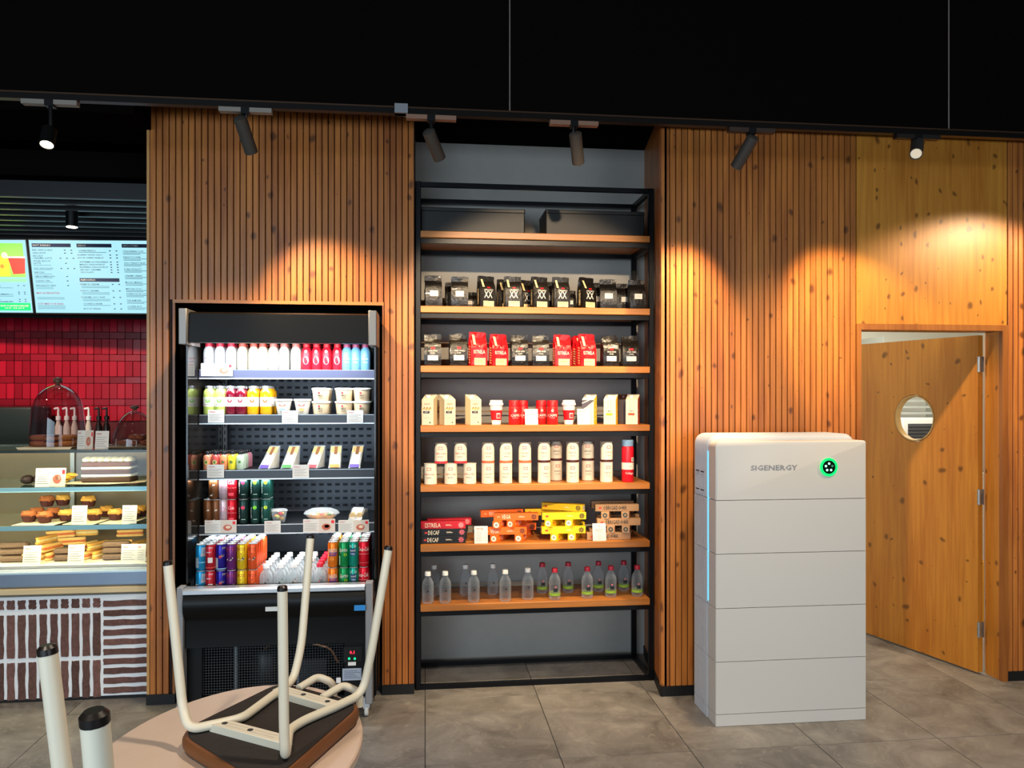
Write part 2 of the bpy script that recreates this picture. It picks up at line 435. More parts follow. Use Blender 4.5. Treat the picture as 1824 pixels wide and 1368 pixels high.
# --- niche back wall and its slanting wooden side
NW = mat('A4A19A', .8, noise=.06)
c = MB(); c.box(XB, 1.45, YN, YN+.05, 0, TOPZ, NW); struct('wall_niche', c)
c = MB()
c.prism([(XC, YR), (XC+.03, YR), (1.45, YN), (XC2, YN)], .055, TOPZ, SLATW, plane='xy'); struct('wall_niche_side', c)
c = MB(); c.prism([(XC-.006, YR-.004), (XC+.03, YR), (1.44, YN-.005), (XC2-.008, YN-.005)], 0, .055, BLK, plane='xy'); struct('baseboard_niche', c)

# --- right wood wall with the door opening
OZ = 2.0
wr = MB(); wr.box(XC+.012, XD0, YR+.010, YR+.05, 0, TOPZ, WB); wr.box(XD1, XE, YR+.010, YR+.12, 0, TOPZ, WB)
wr.box(XD0, XD1, YR+.012, YR+.05, OZ+.03, TOPZ, WB)
wall_r = struct('wall_right', wr)
NR = round((XD0-XC-.012)/.0335)
m = MB(); m.box(XC-.001, XC+.012, YR-.001, YR+.03, .055, TOPZ, SLATW); m.build('end_strip', wall_r)
slats(wall_r, XC+.014, XD0, YR, .055, TOPZ, NR)
slats(wall_r, XD1+.004, XE, YR, .055, TOPZ, round((XE-XD1)/.0335))
m = MB(); m.box(XD0+.003, XD1-.003, YR-.001, YR+.012, OZ+.045, TOPZ, PLYW); m.build('plywood_panel', wall_r)
b_ = MB(); b_.box(XC, XD0, YR-.006, YR+.010, 0, .055, BLK); b_.box(XD1, XE, YR-.006, YR+.010, 0, .055, BLK)
struct('baseboard_right', b_)
# door frame
JX0, JX1 = XY(1533, YR), XY(1784, YR)
c = MB()
c.box(XD0+.001, JX0, YR-.008, YR+.02, .0, OZ+.045, TRIMW); c.box(JX1, XD1-.001, YR-.008, YR+.02, 0, OZ+.045, TRIMW)
c.box(JX0, JX1, YR-.008, YR+.02, OZ+.012, OZ+.045, TRIMW); fr = struct('trim_3', c)
m = MB(); m.box(JX0-.02, JX0, YR+.02, YR+.14, 0, OZ+.02, TRIMW); m.build('jamb', fr)
m = MB(); m.box(JX1, JX1+.02, YR+.02, YR+.13, 0, OZ+.02, PLYW); m.build('jamb', fr)
m = MB(); m.box(JX0, JX1, YR+.02, YR+.14, OZ+.012, OZ+.03, TRIMW); m.build('lintel', fr)
# door leaf with a round porthole, ajar into the store room
H = onZ(1742, 1198, 0.012); E = onZ(1545, 1128, 0.012); dd = (E-H); dd.z = 0; ang = math.atan2(dd.y, dd.x); dd.normalize()
nn = Vector((0, 0, 1)).cross(dd)
def onleaf(u, v):
    d = ray(u, v); o = Vector((0, 0, CAMZ)); k = (H-o).dot(nn)/d.dot(nn); p = o+d*k; return (p-H).dot(dd), p.z
LW = .93; LT = .04; ph = onleaf(1628, 745); pr = abs(onleaf(1628, 703)[1]-onleaf(1628, 787)[1])/2
leaf = MB(); nseg = 40
out = []
x0, x1, z0, z1 = 0, LW, .012, OZ-.004
for yy in (0, -LT):
    ring = []; sq = []
    for k in range(nseg):
        a = 2*PI*k/nseg; ca, sa = math.cos(a), math.sin(a)
        ring.append((ph[0]+pr*ca, yy, ph[1]+pr*sa))
        s_ = min([(x1-ph[0])/ca if ca > 1e-6 else 9e9, (x0-ph[0])/ca if ca < -1e-6 else 9e9,
                  (z1-ph[1])/sa if sa > 1e-6 else 9e9, (z0-ph[1])/sa if sa < -1e-6 else 9e9])
        sq.append((ph[0]+s_*ca, yy, ph[1]+s_*sa))
    out.append((ring, sq))
# move the nearest outline points into the four corners
for cx_, cz_ in ((x0, z0), (x1, z0), (x1, z1), (x0, z1)):
    k = min(range(nseg), key=lambda q: (out[0][1][q][0]-cx_)**2+(out[0][1][q][2]-cz_)**2)
    for r_, s_ in out: s_[k] = (cx_, s_[k][1], cz_)
allv = out[0][0]+out[0][1]+out[1][0]+out[1][1]; n = nseg; F = []
for k in range(n):
    q = (k+1) % n
    F += [(k, q, n+q, n+k), (2*n+k, 3*n+k, 3*n+q, 2*n+q), (k, 2*n+k, 2*n+q, q), (n+k, n+q, 3*n+q, 3*n+k)]
leaf.add(allv, F, PLYW)
door = leaf.build('door_1', loc=(H.x, H.y, 0), rz=ang, kind='structure')
m = MB(); m.lathe([(pr-.004, -LT-.002), (pr-.012, -LT-.002), (pr-.012, .002), (pr-.004, .002), (pr-.004, -LT-.002)], mat('C9A060', .4), seg=40, caps=False,
        M=Matrix.Translation((ph[0], 0, ph[1])) @ Matrix.Rotation(-PI/2, 4, 'X') )
m.build('porthole_rim', door)
for hz in (.22, 1.0, 1.78):
    m = MB(); m.lathe([(.008, 0), (.008, .09)], STEEL, c=(-.006, .002, hz), seg=10); m.box(-.016, .0, -.03, -.026, hz, hz+.09, STEEL); m.build('hinge', door)

# --- bright store room seen through the doorway
SW = mat('E6E4DA', .8)
c = MB(); c.box(1.55, 5.6, 7.3, 7.35, 0, 3.1, SW); struct('wall_storeroom_back', c)
c = MB(); c.box(1.55, 1.6, 4.9, 7.3, 0, 3.1, SW); c.box(1.6, 2.40, YR+.14, YR+.18, 0, 3.1, SW); c.box(3.32, 5.5, YR+.14, YR+.18, 0, 3.1, SW)
c.box(5.5, 5.55, YR+.14, 7.3, 0, 3.1, SW); c.box(JX0-.03, JX1+.03, YR+.14, YR+.18, 2.03, 3.1, SW); struct('wall_storeroom_side', c)
c = MB(); c.box(1.55, 5.55, YR+.18, 7.35, 3.0, 3.05, SW); struct('ceiling_storeroom', c)
# wall-mounted shelf boards and extractor box visible through the porthole
def through(u, v, Y): return onY(u, v, Y)
p0, p1 = through(1608, 745, 6.6), through(1720, 790, 6.6)
e = empty('ventilation_box', (p0.x, 6.6, p1.z), 'white ventilation box with dark slotted grille seen through the round door window', 'ventilation unit')
wx, hz = p1.x-p0.x, p0.z-p1.z
m = MB(); m.rbox(0, wx, 0, .45, 0, hz, .02, WHT, axis='x'); m.build('housing', e)
m = MB(); m.box(.05, wx-.05, -.004, 0, .05, hz-.05, mat('55565A', .6)); m.build('grille', e)
for k in range(4):
    m = MB(); m.box(.05, wx-.05, -.012, -.003, .06+k*(hz-.11)/4, .066+k*(hz-.11)/4, mat('2E2F33', .6)); m.build('grille_slat', e)
m = MB()
for k, vv in enumerate((716, 727, 738)):
    q0, q1 = through(1570, vv, 6.9), through(1700, vv, 6.9)
    m.box(q0.x, q1.x, 6.88, 7.0, q0.z, q0.z+.022, mat('B9BDB8', .6))
m.box(through(1700, 700, 6.9).x-.02, through(1700, 700, 6.9).x, 6.88, 7.3, 0, 2.2, mat('B9BDB8', .6))
m.box(through(1570, 700, 6.9).x, through(1570, 700, 6.9).x+.02, 6.88, 7.3, 0, 2.2, mat('B9BDB8', .6))
tag(m.build('wall_shelf'), 'pale shelf unit on the far store room wall above the ventilation box', 'shelf')
q = onY(1751, 1040, 5.0)
m = MB(); m.rbox(q.x-.03, q.x+.05, 5.0, 5.08, 0, onY(1751, 1000, 5.0).z, .012, mat('F0A800', .5)); m.box(q.x-.012, q.x+.032, 5.02, 5.06, onY(1751, 1000, 5.0).z, 1.1, mat('D0D0D0', .5))
tag(m.build('mop_bucket'), 'yellow cleaning bin glimpsed through the gap beside the door hinge', 'bin')

# --- counter area behind the left end: red tiled wall
YT = 6.30; TX0, TX1 = -4.5, -1.9
RED = [mat('A81226', .16, coat=.6, var=.28), mat('8E0F20', .2, coat=.6, var=.3)]
c = MB(); c.box(-5.2, -1.5, YT+.012, YT+.06, 0, 3.05, mat('5A0A14', .7)); wall_t = struct('wall_counter', c)
px = YT/(cP)/FPX
zt = ZY(130, 556, YT)+.02; tiles = {}
def rtile(w_, h_, x, z, mt):
    k = (round(w_, 4), round(h_, 4), mt)
    if k not in tiles:
        q = MB(); g = .003; q.rbox(g/2, w_-g/2, 0, .014, g/2, h_-g/2, .003, RED[mt], seg=1, axis='y'); tiles[k] = q.build('tile', wall_t); o = tiles[k]
    else: o = tiles[k].copy(); COL.objects.link(o)
    o.location = (x, YT-.002+random.uniform(-.0015, .0015), z); o.rotation_euler = (random.uniform(-.012, .012), 0, random.uniform(-.012, .012))
z = zt; row = 0; nt_ = 0
while z > 1.05 and nt_ < 292:
    if row % 2 == 1:
        h_ = .12
        z -= h_
        for i in range(42):
            x = -4.15+i*.0575
            if x+.0575 > TX1+.3: break
            rtile(.0575, h_, x, z, 0); nt_ += 1
    else:
        h_ = .052; z -= h_
        for i in range(22):
            x = -4.15+i*.115
            if x+.115 > TX1+.3: break
            rtile(.115, h_, x, z, 1); nt_ += 1
    row += 1
# baffle ceiling above the counter
m = MB(); m.box(-5.2, XA-.01, 4.55, 4.58, 2.86, 3.06, CB); m.box(-5.2, XA-.01, 4.55, 6.3, 3.0, 3.06, CB)
baf = struct('ceiling_baffles', m)
BAF = mat('1B1B1C', .45)
s0 = None
for k in range(9):
    if s0 is None:
        q = MB(); q.box(-4.8, XA-.02, -.012, .012, 0, .09, BAF); q.box(-4.8, XA-.02, -.014, .014, -.004, 0, mat('4A4A4B', .4)); s0 = q.build('slat', baf); o = s0
    else: o = s0.copy(); COL.objects.link(o)
    o.location = (0, 4.66+k*.155, 2.765)

# ================================================================== FIXTURES: track and spotlights
YK, ZK = 3.60, 2.945
t = empty('lighting_track', (0, YK, ZK), 'long black ceiling track carrying the spotlights across the room', 'light track')
m = MB(); m.box(-4.6, 4.8, -.018, .018, -.012, .022, mat('17120F', .35, .4)); m.build('rail', t)
m = MB(); m.box(-4.6, 4.8, -.020, -.018, .014, .020, mat('5A4130', .35, .6)); m.build('edge', t)
xc = XY(715, YK); m = MB(); m.box(xc-.03, xc+.03, -.03, .02, -.012, .03, mat('8A8C90', .4)); m.build('joint_cover', t)
for u, nm in ((908, 'w'), (1690, 'w')):
    xw = XY(u, YK); m = MB(); m.tube([(xw, 0, .02), (xw, 0, 4.0-ZK)], .003, mat('8A8078', .4), seg=6); m.build('suspension_wire', t)
p = onZ(1476, 37, 3.98)
m = MB(); m.tube([(p.x, p.y, 4.0), (p.x, p.y, 3.98), (p.x+.35, p.y, 3.975)], .004, mat('7A7672', .5), seg=6); m.tube([(p.x, p.y, 3.98), (p.x, p.y-.9, 3.98)], .004, mat('7A7672', .5), seg=6)
tag(m.build('ceiling_conduit'), 'thin pale right-angled conduit on the black ceiling', 'conduit')

def spotlight(u, tipu, tipv, topu, topv, label, face=None, adapter='8C8378', lit=False, em=.9):
    """track head: adapter in the rail, stem, tilted cylinder"""
    x = XY(u, YK)
    e = empty('track_spotlight', (x, YK, ZK-.012), label, 'spotlight', 'spotlights on the ceiling track')
    m = MB(); m.box(-.115, .115, -.017, .017, -.02, 0, mat(adapter, .5)); m.box(-.018, .018, -.02, .02, -.028, 0, BLKM); m.build('adapter', e)
    top = onY(topu, topv, YK)-Vector((x, YK, ZK-.012)); tip = onY(tipu, tipv, YK+.10)-Vector((x, YK, ZK-.012))
    if face: tip = Vector(face)
    m = MB(); m.tube([(0, 0, -.02), (0, 0, top.z+.01), top], .009, BLKM, seg=8); m.build('stem', e)
    d = (tip-top).normalized(); R = .030
    MQ = Matrix.Translation(top) @ d.to_track_quat('Z', 'Y').to_matrix().to_4x4(); L_ = (tip-top).length
    m = MB(); m.lathe([(.001, -.012), (R*.6, -.012), (R, -.004), (R, L_), (R*.88, L_), (R*.84, L_-.006), (.001, L_-.006)], mat('0E0D0C' if lit else '4A453F', .5, .2), seg=20, M=MQ, caps=False); m.build('head', e)
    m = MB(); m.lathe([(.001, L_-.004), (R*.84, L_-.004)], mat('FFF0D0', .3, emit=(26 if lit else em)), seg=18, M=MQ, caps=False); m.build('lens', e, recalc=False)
    return e, Vector((x, YK, ZK-.012))+tip, d
spotlight(90, 90, 262, 88, 232, 'lit track spotlight over the bakery counter, leftmost', lit=True, face=(0, -.035, -.205))
e1, q1, d1 = spotlight(438, 448, 272, 428, 212, 'dark cylindrical track spotlight tilted right above the fridge')
e2, q2, d2 = spotlight(768, 783, 282, 764, 236, 'dark track spotlight tilted right over the left of the shelving', adapter='8E6A55')
e3, q3, d3 = spotlight(1022, 1030, 290, 1025, 240, 'dark track spotlight pointing straight down over the shelving', adapter='8E6A55')
e4, q4, d4 = spotlight(1338, 1311, 298, 1341, 246, 'dark track spotlight tilted left above the right slatted wall', adapter='3A2A20')
xq = XY(1633, YK); e5, q5, d5 = spotlight(1633, 0, 0, 1634, 256, 'small round spotlight facing the viewer above the door panel', adapter='17120F', face=(-.056, -.078, -.118), em=.3)
def sp(q, tgt, power, ang, blend=.5):
    d = (Vector(tgt)-q).normalized(); return spot('track_spot_lamp', q+d*.02, tgt, power, WARM, ang, blend)
sp(q1, (-.44, 4.30, 1.85), 150, 66, .85)
sp(q1, (-1.2, 4.30, 1.20), 60, 60, .9)
sp(q2, (.40, 4.45, 1.50), 60, 64, .7)
sp(q3, (.72, 4.45, 1.45), 62, 68, .7)
sp(q4, (1.18, 4.25, 1.35), 160, 66, .8)
spot('track_spot_lamp', (3.75, 3.2, 2.9), (2.95, 4.11, 1.55), 150, WARM, 76, .4)
spot('track_spot_lamp', (1.75, 3.5, 2.85), (3.12, 4.65, 1.0), 130, WARM, 46, .5)
spot('track_spot_lamp', (2.2, 3.0, 2.9), (1.95, 4.11, 1.25), 85, WARM, 62, .8)
spot('track_spot_lamp', (-3.0, 3.5, 2.75), (-2.5, 4.9, 1.0), 45, WARM, 80, .6)
# pendant downlight over the counter
pd = onY(128, 405, 5.0)
e = empty('counter_downlight', (pd.x, 5.0, pd.z), 'small lit downlight hanging in front of the menu screens', 'downlight')
m = MB(); m.lathe([(.034, .003), (.034, .10), (.012, .105), (.010, .16)], BLKM, seg=18); m.build('housing', e)
m = MB(); m.lathe([(.030, 0), (.030, .004)], mat('FFF3DC', .3, emit=22), seg=18); m.build('lens', e)

# ================================================================== BIG FURNITURE
# --- black steel shelving with oak boards, in the niche
FRM = mat('121316', .35, .5)
KX0, KX1, KY0, KY1, KH = XY(740, YRK), XY(1165, YRK), YRK, 4.745, 2.835
PW = .030
rack = empty('display_shelving', (KX0, KY0, 0), 'tall black steel shelving with oak boards standing in the grey niche', 'shelving')
RW, RD = KX1-KX0, KY1-KY0
for (x, y) in ((0, 0), (RW-PW, 0), (0, RD-PW), (RW-PW, RD-PW)):
    m = MB(); m.rbox(x, x+PW, y, y+PW, 0, KH, .003, FRM, seg=1); m.build('post', rack)
def rails(z, back=True, front=True):
    if front:
        m = MB(); m.box(PW, RW-PW, .002, PW-.004, z, z+.025, FRM); m.build('rail', rack)
    if back:
        m = MB(); m.box(PW, RW-PW, RD-PW, RD-.002, z, z+.025, FRM); m.build('rail', rack)
    for x in (0.002, RW-PW+.002):
        m = MB(); m.box(x, x+PW-.004, PW, RD-PW, z, z+.025, FRM); m.build('rail', rack)
BZ = [2.559, 2.141, 1.808, 1.475, 1.142, .809, .476]
rails(.002); rails(KH-.027)
for k, z in enumerate(BZ):
    rails(z-.040-.026)
    m = MB(); m.rbox(PW-.006+.004, RW-PW+.006-.004, -.012, RD-PW+.0, z-.038, z, .003, BOARDW, seg=1, axis='x'); m.build('shelf_board', rack)
for z, dz in ((1.808, .155), (1.475, .07), (1.142, .02), (.809, .02), (.476, .015)):
    m = MB(); m.tube([(PW, RD-.018, z+dz), (RW-PW, RD-.018, z+dz)], .004, mat('B9A184', .4, .4), seg=6); m.build('back_rod', rack)

# --- open display fridge in the recess
FX0, FX1 = -1.214, -.264
FI0, FI1 = XY(329, 3.98), XY(650, 3.98)
fr = empty('display_fridge', (0, 0, 0), 'tall open-fronted black display fridge built into the slatted wall', 'fridge')
fr.location = ((FX0+FX1)/2, 4.0, 0); fo = Vector(fr.location)
def fp(mb, name, parent=None, **kw):      # a part modelled in room coordinates
    o = mb.build(name, parent or fr, **kw); 
    if parent is None: o.location = -fo
    return o
DB = mat('090909', .42, ior=1.3); INN = mat('26282C', .5)
IX0, IX1 = FI0, XY(664, 4.225)+.02        # inner width
for x0, x1 in ((FX0+.01, IX0-.006), (IX1+.014, FX1-.004)):
    m = MB(); m.box(x0, x1, 4.16, 4.86, .08, 2.05, DB); fp(m, 'side_wall')
for x0, x1 in ((IX0-.008, IX0), (IX1, IX1+.008)):
    m = MB(); m.prism([(4.03, .70), (4.86, .70), (4.86, 1.93), (4.03, 1.93)], x0, x1, mat('1B1712', .08, alpha=.85), plane='yz'); fp(m, 'glass_end_panel')
m = MB(); m.box(FX0+.01, FX1-.01, 4.84, 4.87, .08, 2.05, INN); bp = fp(m, 'back_panel')
BPX0, BPX1 = IX0+.01, IX1-.01
m = MB(); TAB = mat('5C636C', .35, .3); DKT = mat('050506', .6)
nx = 19; pitch = (BPX1-BPX0)/nx
for j in range(26):
    z = .80+j*.042
    for i in range(nx):
        x = BPX0+(i+.5+(.5 if j % 2 else 0)*0)*pitch
        m.add([(x-.013, 4.80, z), (x+.013, 4.80, z), (x+.013, 4.790, z+.009), (x-.013, 4.790, z+.009)], [(0, 1, 2, 3)], TAB)
        m.box(x-.014, x+.014, 4.797, 4.7995, z+.009, z+.015, DKT)
m.box(BPX0, BPX1, 4.80, 4.84, .70, 1.95, mat('4C525A', .42, .3))
fp(m, 'louvred_panel', kind='stuff')
for x in (IX0+.002, IX1-.030):
    m = MB(); m.box(x, x+.022, 4.70, 4.73, .66, 1.93, mat('77797C', .4, .6))
    for k in range(28): m.box(x+.008, x+.014, 4.698, 4.7005, .70+k*.042, .722+k*.042, DKT)
    fp(m, 'slotted_upright')
# canopy
cz0, cz1 = ZY(480, 611, 3.99), ZY(480, 556, 3.99)
m = MB(); m.prism([(3.985, cz0), (3.995, cz1-.01), (4.02, cz1), (4.86, cz1), (4.86, cz0+.03), (4.20, cz0+.03), (4.06, cz0+.03), (4.03, cz0)], XY(332, 3.99), XY(657, 3.99), DB, plane='yz'); fp(m, 'canopy')
m = MB(); m.box(IX0+.02, IX1-.02, 4.045, 4.075, cz0+.012, cz0+.028, mat('FFFFFF', .3, emit=9)); fp(m, 'light_strip')
for a, b in ((XY(318, 3.97), XY(333, 3.97)), (XY(656, 3.97), XY(671, 3.97))):
    m = MB(); m.rbox(a, b, 3.965, 4.20, cz0-.01, cz1+.012, .004, mat('8D8B88', .45, .4), seg=1); fp(m, 'canopy_end_cap')
# side plates, front bumper, lower body
bz = ZY(480, 1044, 3.98)
for a, b in ((FX0, IX0-.004), (XY(651, 3.98), XY(664, 3.98))):
    m = MB(); m.rbox(a, b, 3.965, 4.032, .085, bz+.006, .004, GREYP, seg=1); fp(m, 'side_plate')
BX0, BX1 = IX0-.002, XY(651, 3.98)-.002
pts = [(3.985, bz-.004), (3.97, bz), (3.955, bz-.006), (3.95, bz-.03), (3.965, bz-.045)]
m = MB(); m.prism([(4.034, bz), (3.965, bz), (3.952, bz-.008), (3.952, bz-.026), (3.97, bz-.034), (4.034, bz-.034)], BX0, BX1, mat('C9CDD0', .28, .7), plane='yz'); fp(m, 'bumper_rail')
m = MB()
prof = [(4.03, bz-.034), (3.965, bz-.036), (3.950, bz-.06), (3.948, bz-.085), (3.955, bz-.12), (3.985, bz-.15), (3.99, bz-.17), (3.99, bz-.30), (4.02, bz-.31), (4.03, bz-.31)]
m.prism([(a, b) for a, b in prof], BX0, BX1, DB, plane='yz', smooth=True); fp(m, 'front_fascia')
m = MB(); m.box(IX0, IX1, 4.02, 4.84, bz-.14, bz-.085, INN); m.box(IX0, IX1, 4.02, 4.035, bz-.14, bz, INN); fp(m, 'bottom_deck')
m = MB(); m.box(FX0+.02, IX1, 4.055, 4.84, .08, .10, DB); m.box(FX0+.02, FX0+.10, 4.04, 4.10, .10, bz-.3, DB); m.box(IX1-.15, IX1+.01, 4.035, 4.10, .10, bz-.3, DB)
m.box(FX0+.1, IX1-.15, 4.50, 4.52, .10, bz-.3, mat('040404', .9)); fp(m, 'lower_body')
GA, GB, GZ0, GZ1 = FX0+.10, IX1-.15, .13, bz-.31
m = MB(); WG = mat('3B3D3F', .5, .3)
k = GA
while k < GB: m.box(k, k+.002, 4.06, 4.062, GZ0, GZ1, WG); k += .0135
k = GZ0
while k < GZ1: m.box(GA, GB, 4.058, 4.060, k, k+.002, WG); k += .0135
fp(m, 'wire_grille', kind='stuff')
m = MB()
for u in (421, 531):
    m = MB(); x = XY(u, 4.07); m.box(x-.007, x+.007, 4.063, 4.07, GZ0, GZ1, mat('6F7376', .4, .6)); fp(m, 'grille_stay')
# condenser pipes and motor behind the grille
m = MB(); cx = XY(470, 4.2); m.lathe([(.0, 0), (.085, .005), (.09, .03), (.09, .15), (.07, .18), (0, .19)], mat('17181A', .4), c=(-.85, 4.30, .11), seg=20)
m.tube([(-.85, 4.25, .29), (-.80, 4.2, .34), (-.6, 4.2, .33), (-.50, 4.2, .30), (-.46, 4.2, .22)], .007, mat('9A6A45', .35, .7), seg=6, fil=.03)
m.rbox(-.70, -.52, 4.22, 4.36, .11, .24, .01, mat('202225', .4)); fp(m, 'compressor')
# controls
cpx = XY(627, 4.03); 
def ctl(u0, u1, v0, v1, Y, material, name, th=.004, par=None):
    a, b = onY(u0, v0, Y), onY(u1, v1, Y); m = MB(); m.box(a.x, b.x, Y-th, Y, b.z, a.z, material); return fp(m, name)
YC = 4.033
ctl(612, 645, 1152, 1178, YC, mat('060606', .2), 'control_panel', .003)
a = onY(627, 1162, YC-.004); m = MB(); m.text('0.1', lambda x, y: (a.x+x, YC-.0045, a.z+y), mat('FF2030', .4, emit=6), h=.017); fp(m, 'temperature_readout')
for u in (622, 632):
    a = onY(u, 1173, YC-.003); m = MB(); m.lathe([(.0055, 0), (.0055, .003)], mat('10E070', .3, emit=3), M=Matrix.Translation((a.x, YC-.003, a.z)) @ Matrix.Rotation(PI/2, 4, 'X'), seg=12); fp(m, 'indicator_lamp')
ctl(620, 634, 1179, 1185, YC, WHT, 'small_sticker', .002)
q = ctl(610, 644, 1191, 1211, YC, mat('A9B4C4', .6), 'rating_label', .002)
a = onY(627, 1201, YC-.003); m = MB()
for k in range(5): m.box(a.x-.04, a.x+.04-(k % 3)*.012, YC-.0032, YC-.0025, a.z-.02+k*.009, a.z-.017+k*.009, mat('6A7686', .6))
fp(m, 'label_print')
ctl(599, 607, 1207, 1216, YC, WHT, 'small_sticker', .003)
YF = 3.955
ctl(473, 497, 1081, 1088, 3.949, mat('D5DAD8', .4), 'maker_plate', .004)
ctl(631, 651, 1078, 1087, 3.949, mat('2C8AD6', .4), 'blue_sticker', .003)
# castors
for u in (653, 322):
    a = onY(u, 1250, 4.03)
    m = MB(); m.box(a.x-.016, a.x+.016, 4.01, 4.05, .045, .10, mat('C8CCD0', .4, .3)); m.lathe([(.024, -.010), (.028, -.006), (.028, .006), (.024, .010)], mat('D6D8D4', .5), M=Matrix.Translation((a.x, 4.03, .030)) @ Matrix.Rotation(PI/2, 4, 'Y'), seg=18); fp(m, 'castor')
# shelves with price rails
FS = [1.774, 1.536, 1.244, .955]; SD = 4.225; FX_A, FX_B = IX0+.004, IX1-.004
for k, z in enumerate(FS):
    m = MB(); m.box(FX_A, FX_B, SD, 4.72, z-.012, z, mat('3A3D42', .4, .3)); s_ = fp(m, 'shelf')
    m = MB(); m.box(FX_A, FX_B, SD-.012, SD-.004, z-.040, z+.002, mat('4A4E68' if k == 0 else '2B2E34', .3)); m.box(FX_A, FX_B, SD-.014, SD-.003, z-.046, z-.040, mat('DCE4E6', .3, .3))
    m.box(FX_A, FX_B, SD-.008, SD, z-.002, z+.004, mat('C6CED2', .3, .4)); m.build('price_rail', s_)
    for x in (FX_A+.004, FX_B-.008):
        m = MB(); m.prism([(SD+.05, z-.012), (4.78, z-.012), (4.78, z-.09), (4.70, z-.06)], x, x+.004, mat('55585C', .4, .4), plane='yz'); m.build('bracket', s_)
m = MB(); m.box(IX0+.01, IX1-.01, 4.09, 4.78, .612, .624, mat('3A3D42', .4, .3)); fp(m, 'deck_tray')
DECKZ = .624

# --- white stacked battery cabinet
bx0, bx1 = XY(1275, 3.70), XY(1543, 3.70)
bat = empty('battery_cabinet', (bx0, 3.70, 0), 'tall white stacked battery cabinet with a green-lit round button', 'battery cabinet')
BW = bx1-bx0; WH = mat('D0CEC9', .42, bump=.05); WH2 = mat('C4C8CE', .45, bump=.05); SEAM = mat('8F9296', .6)
lev = [0.0, .060, .320, .585, .855, 1.121, 1.415]
m = MB(); m.box(.03, BW-.03, .025, .29, .004, 1.36, SEAM); m.build('inner_chassis', bat)
for i in range(6):
    z0, z1 = lev[i]+.0015, lev[i+1]-.0015
    last = i == 5
    m = MB(); r = .010
    top = z1
    # front cover with softly rounded vertical edges
    sec = [(r*.3, 0), (0, r*.4), (0, .098), (BW, .098), (BW, r*.4), (BW-r*.3, 0)]
    if not last:
        m.prism(sec, z0, z1, WH, plane='xy')
    else:
        R = .030
        def ring(y, ins):
            a = [(ins, z0), ] + [(ins+R-R*math.cos(q*PI/10), z1-ins-R+R*math.sin(q*PI/10)) for q in range(6)] + [(BW-ins-R*.4+R*.4*math.sin(q*PI/10), z1-ins-R*.4+R*.4*math.cos(q*PI/10)) for q in range(6)] + [(BW-ins, z0)]
            return [(x, y, z) for x, z in a]
        m.loft([ring(0, .006), ring(.005, 0), ring(.098, 0)], WH)
    m.build('front_cover' if 0 < i else 'plinth', bat)
    # ribbed rear housing
    m = MB(); y0, y1 = .108, .305
    if not last:
        m.box(.0, BW, y0, y1, z0, z1, WH2)
        for k in range(11): m.box(-.0035, 0, y0+.010+k*.017, y0+.020+k*.017, z0, z1, WH2); m.box(BW, BW+.0035, y0+.010+k*.017, y0+.020+k*.017, z0, z1, WH2)
    else:
        R = .055
        def ring2(y, ins, up=.028):
            zt_ = z1+up
            a = [(ins, z0)]+[(ins+R-R*math.cos(q*PI/12), zt_-ins-R+R*math.sin(q*PI/12)) for q in range(7)]+[(BW-ins-R+R*math.sin(q*PI/12), zt_-ins-R+R*math.cos(q*PI/12)) for q in range(7)]+[(BW-ins, z0)]
            return [(x, y, z) for x, z in a]
        rr = [ring2(.100, .016), ring2(.108, .006)]
        for k in range(11):
            ya = y0+.010+k*.017; rr += [ring2(ya, .002), ring2(ya+.002, -.0015), ring2(ya+.009, -.0015), ring2(ya+.011, .002)]
        rr += [ring2(y1, .006)]
        m.loft(rr, WH2)
    m.build('rear_housing', bat)
m = MB(); m.box(-.002, .012, .0995, .1065, .60, 1.36, mat('58C8FF', .4, emit=1.6)); m.build('light_line', bat)
for (za, zb) in ((1.245, 1.25), (1.15, 1.155)):
    for ya in (.155, .225):
        m = MB(); m.box(-.006, -.003, ya, ya+.045, za, zb, BLK); m.build('vent_slot', bat)
bc = onY(1476, 832, 3.70)-Vector(bat.location)
RX = Matrix.Rotation(PI/2, 4, 'X')
m = MB(); m.lathe([(.034, 0), (.034, .004)], mat('04120C', .12), M=Matrix.Translation((bc.x, 0, bc.z)) @ RX, seg=28); bt = m.build('round_button', bat)
m = MB()
for k in range(5):
    a = PI/2+k*2*PI/5; m.lathe([(.006, 0), (.006, .002)], mat('9FF5D0' if k < 4 else '2F8A68', .3, emit=1.5 if k < 4 else .3), M=Matrix.Translation((bc.x+.018*math.cos(a), -.004, bc.z+.018*math.sin(a))) @ RX, seg=10)
m.build('indicator_dots', bt)
m = MB(); m.lathe([(.034, 0), (.034, .004), (.046, .004), (.046, 0)], mat('00D45A', .3, emit=1.6), M=Matrix.Translation((bc.x, 0, bc.z)) @ RX, seg=32, caps=False); m.build('green_ring', bat)
tc = onY(1379, 833, 3.70)-Vector(bat.location); tw = XY(1420, 3.70)-XY(1337, 3.70)
m = MB(); m.text('SIGENERGY', lambda x, y: (tc.x+x, -.0012, tc.z+y), mat('8C8C90', .5), w_=tw, h=.026); m.build('lettering', bat)

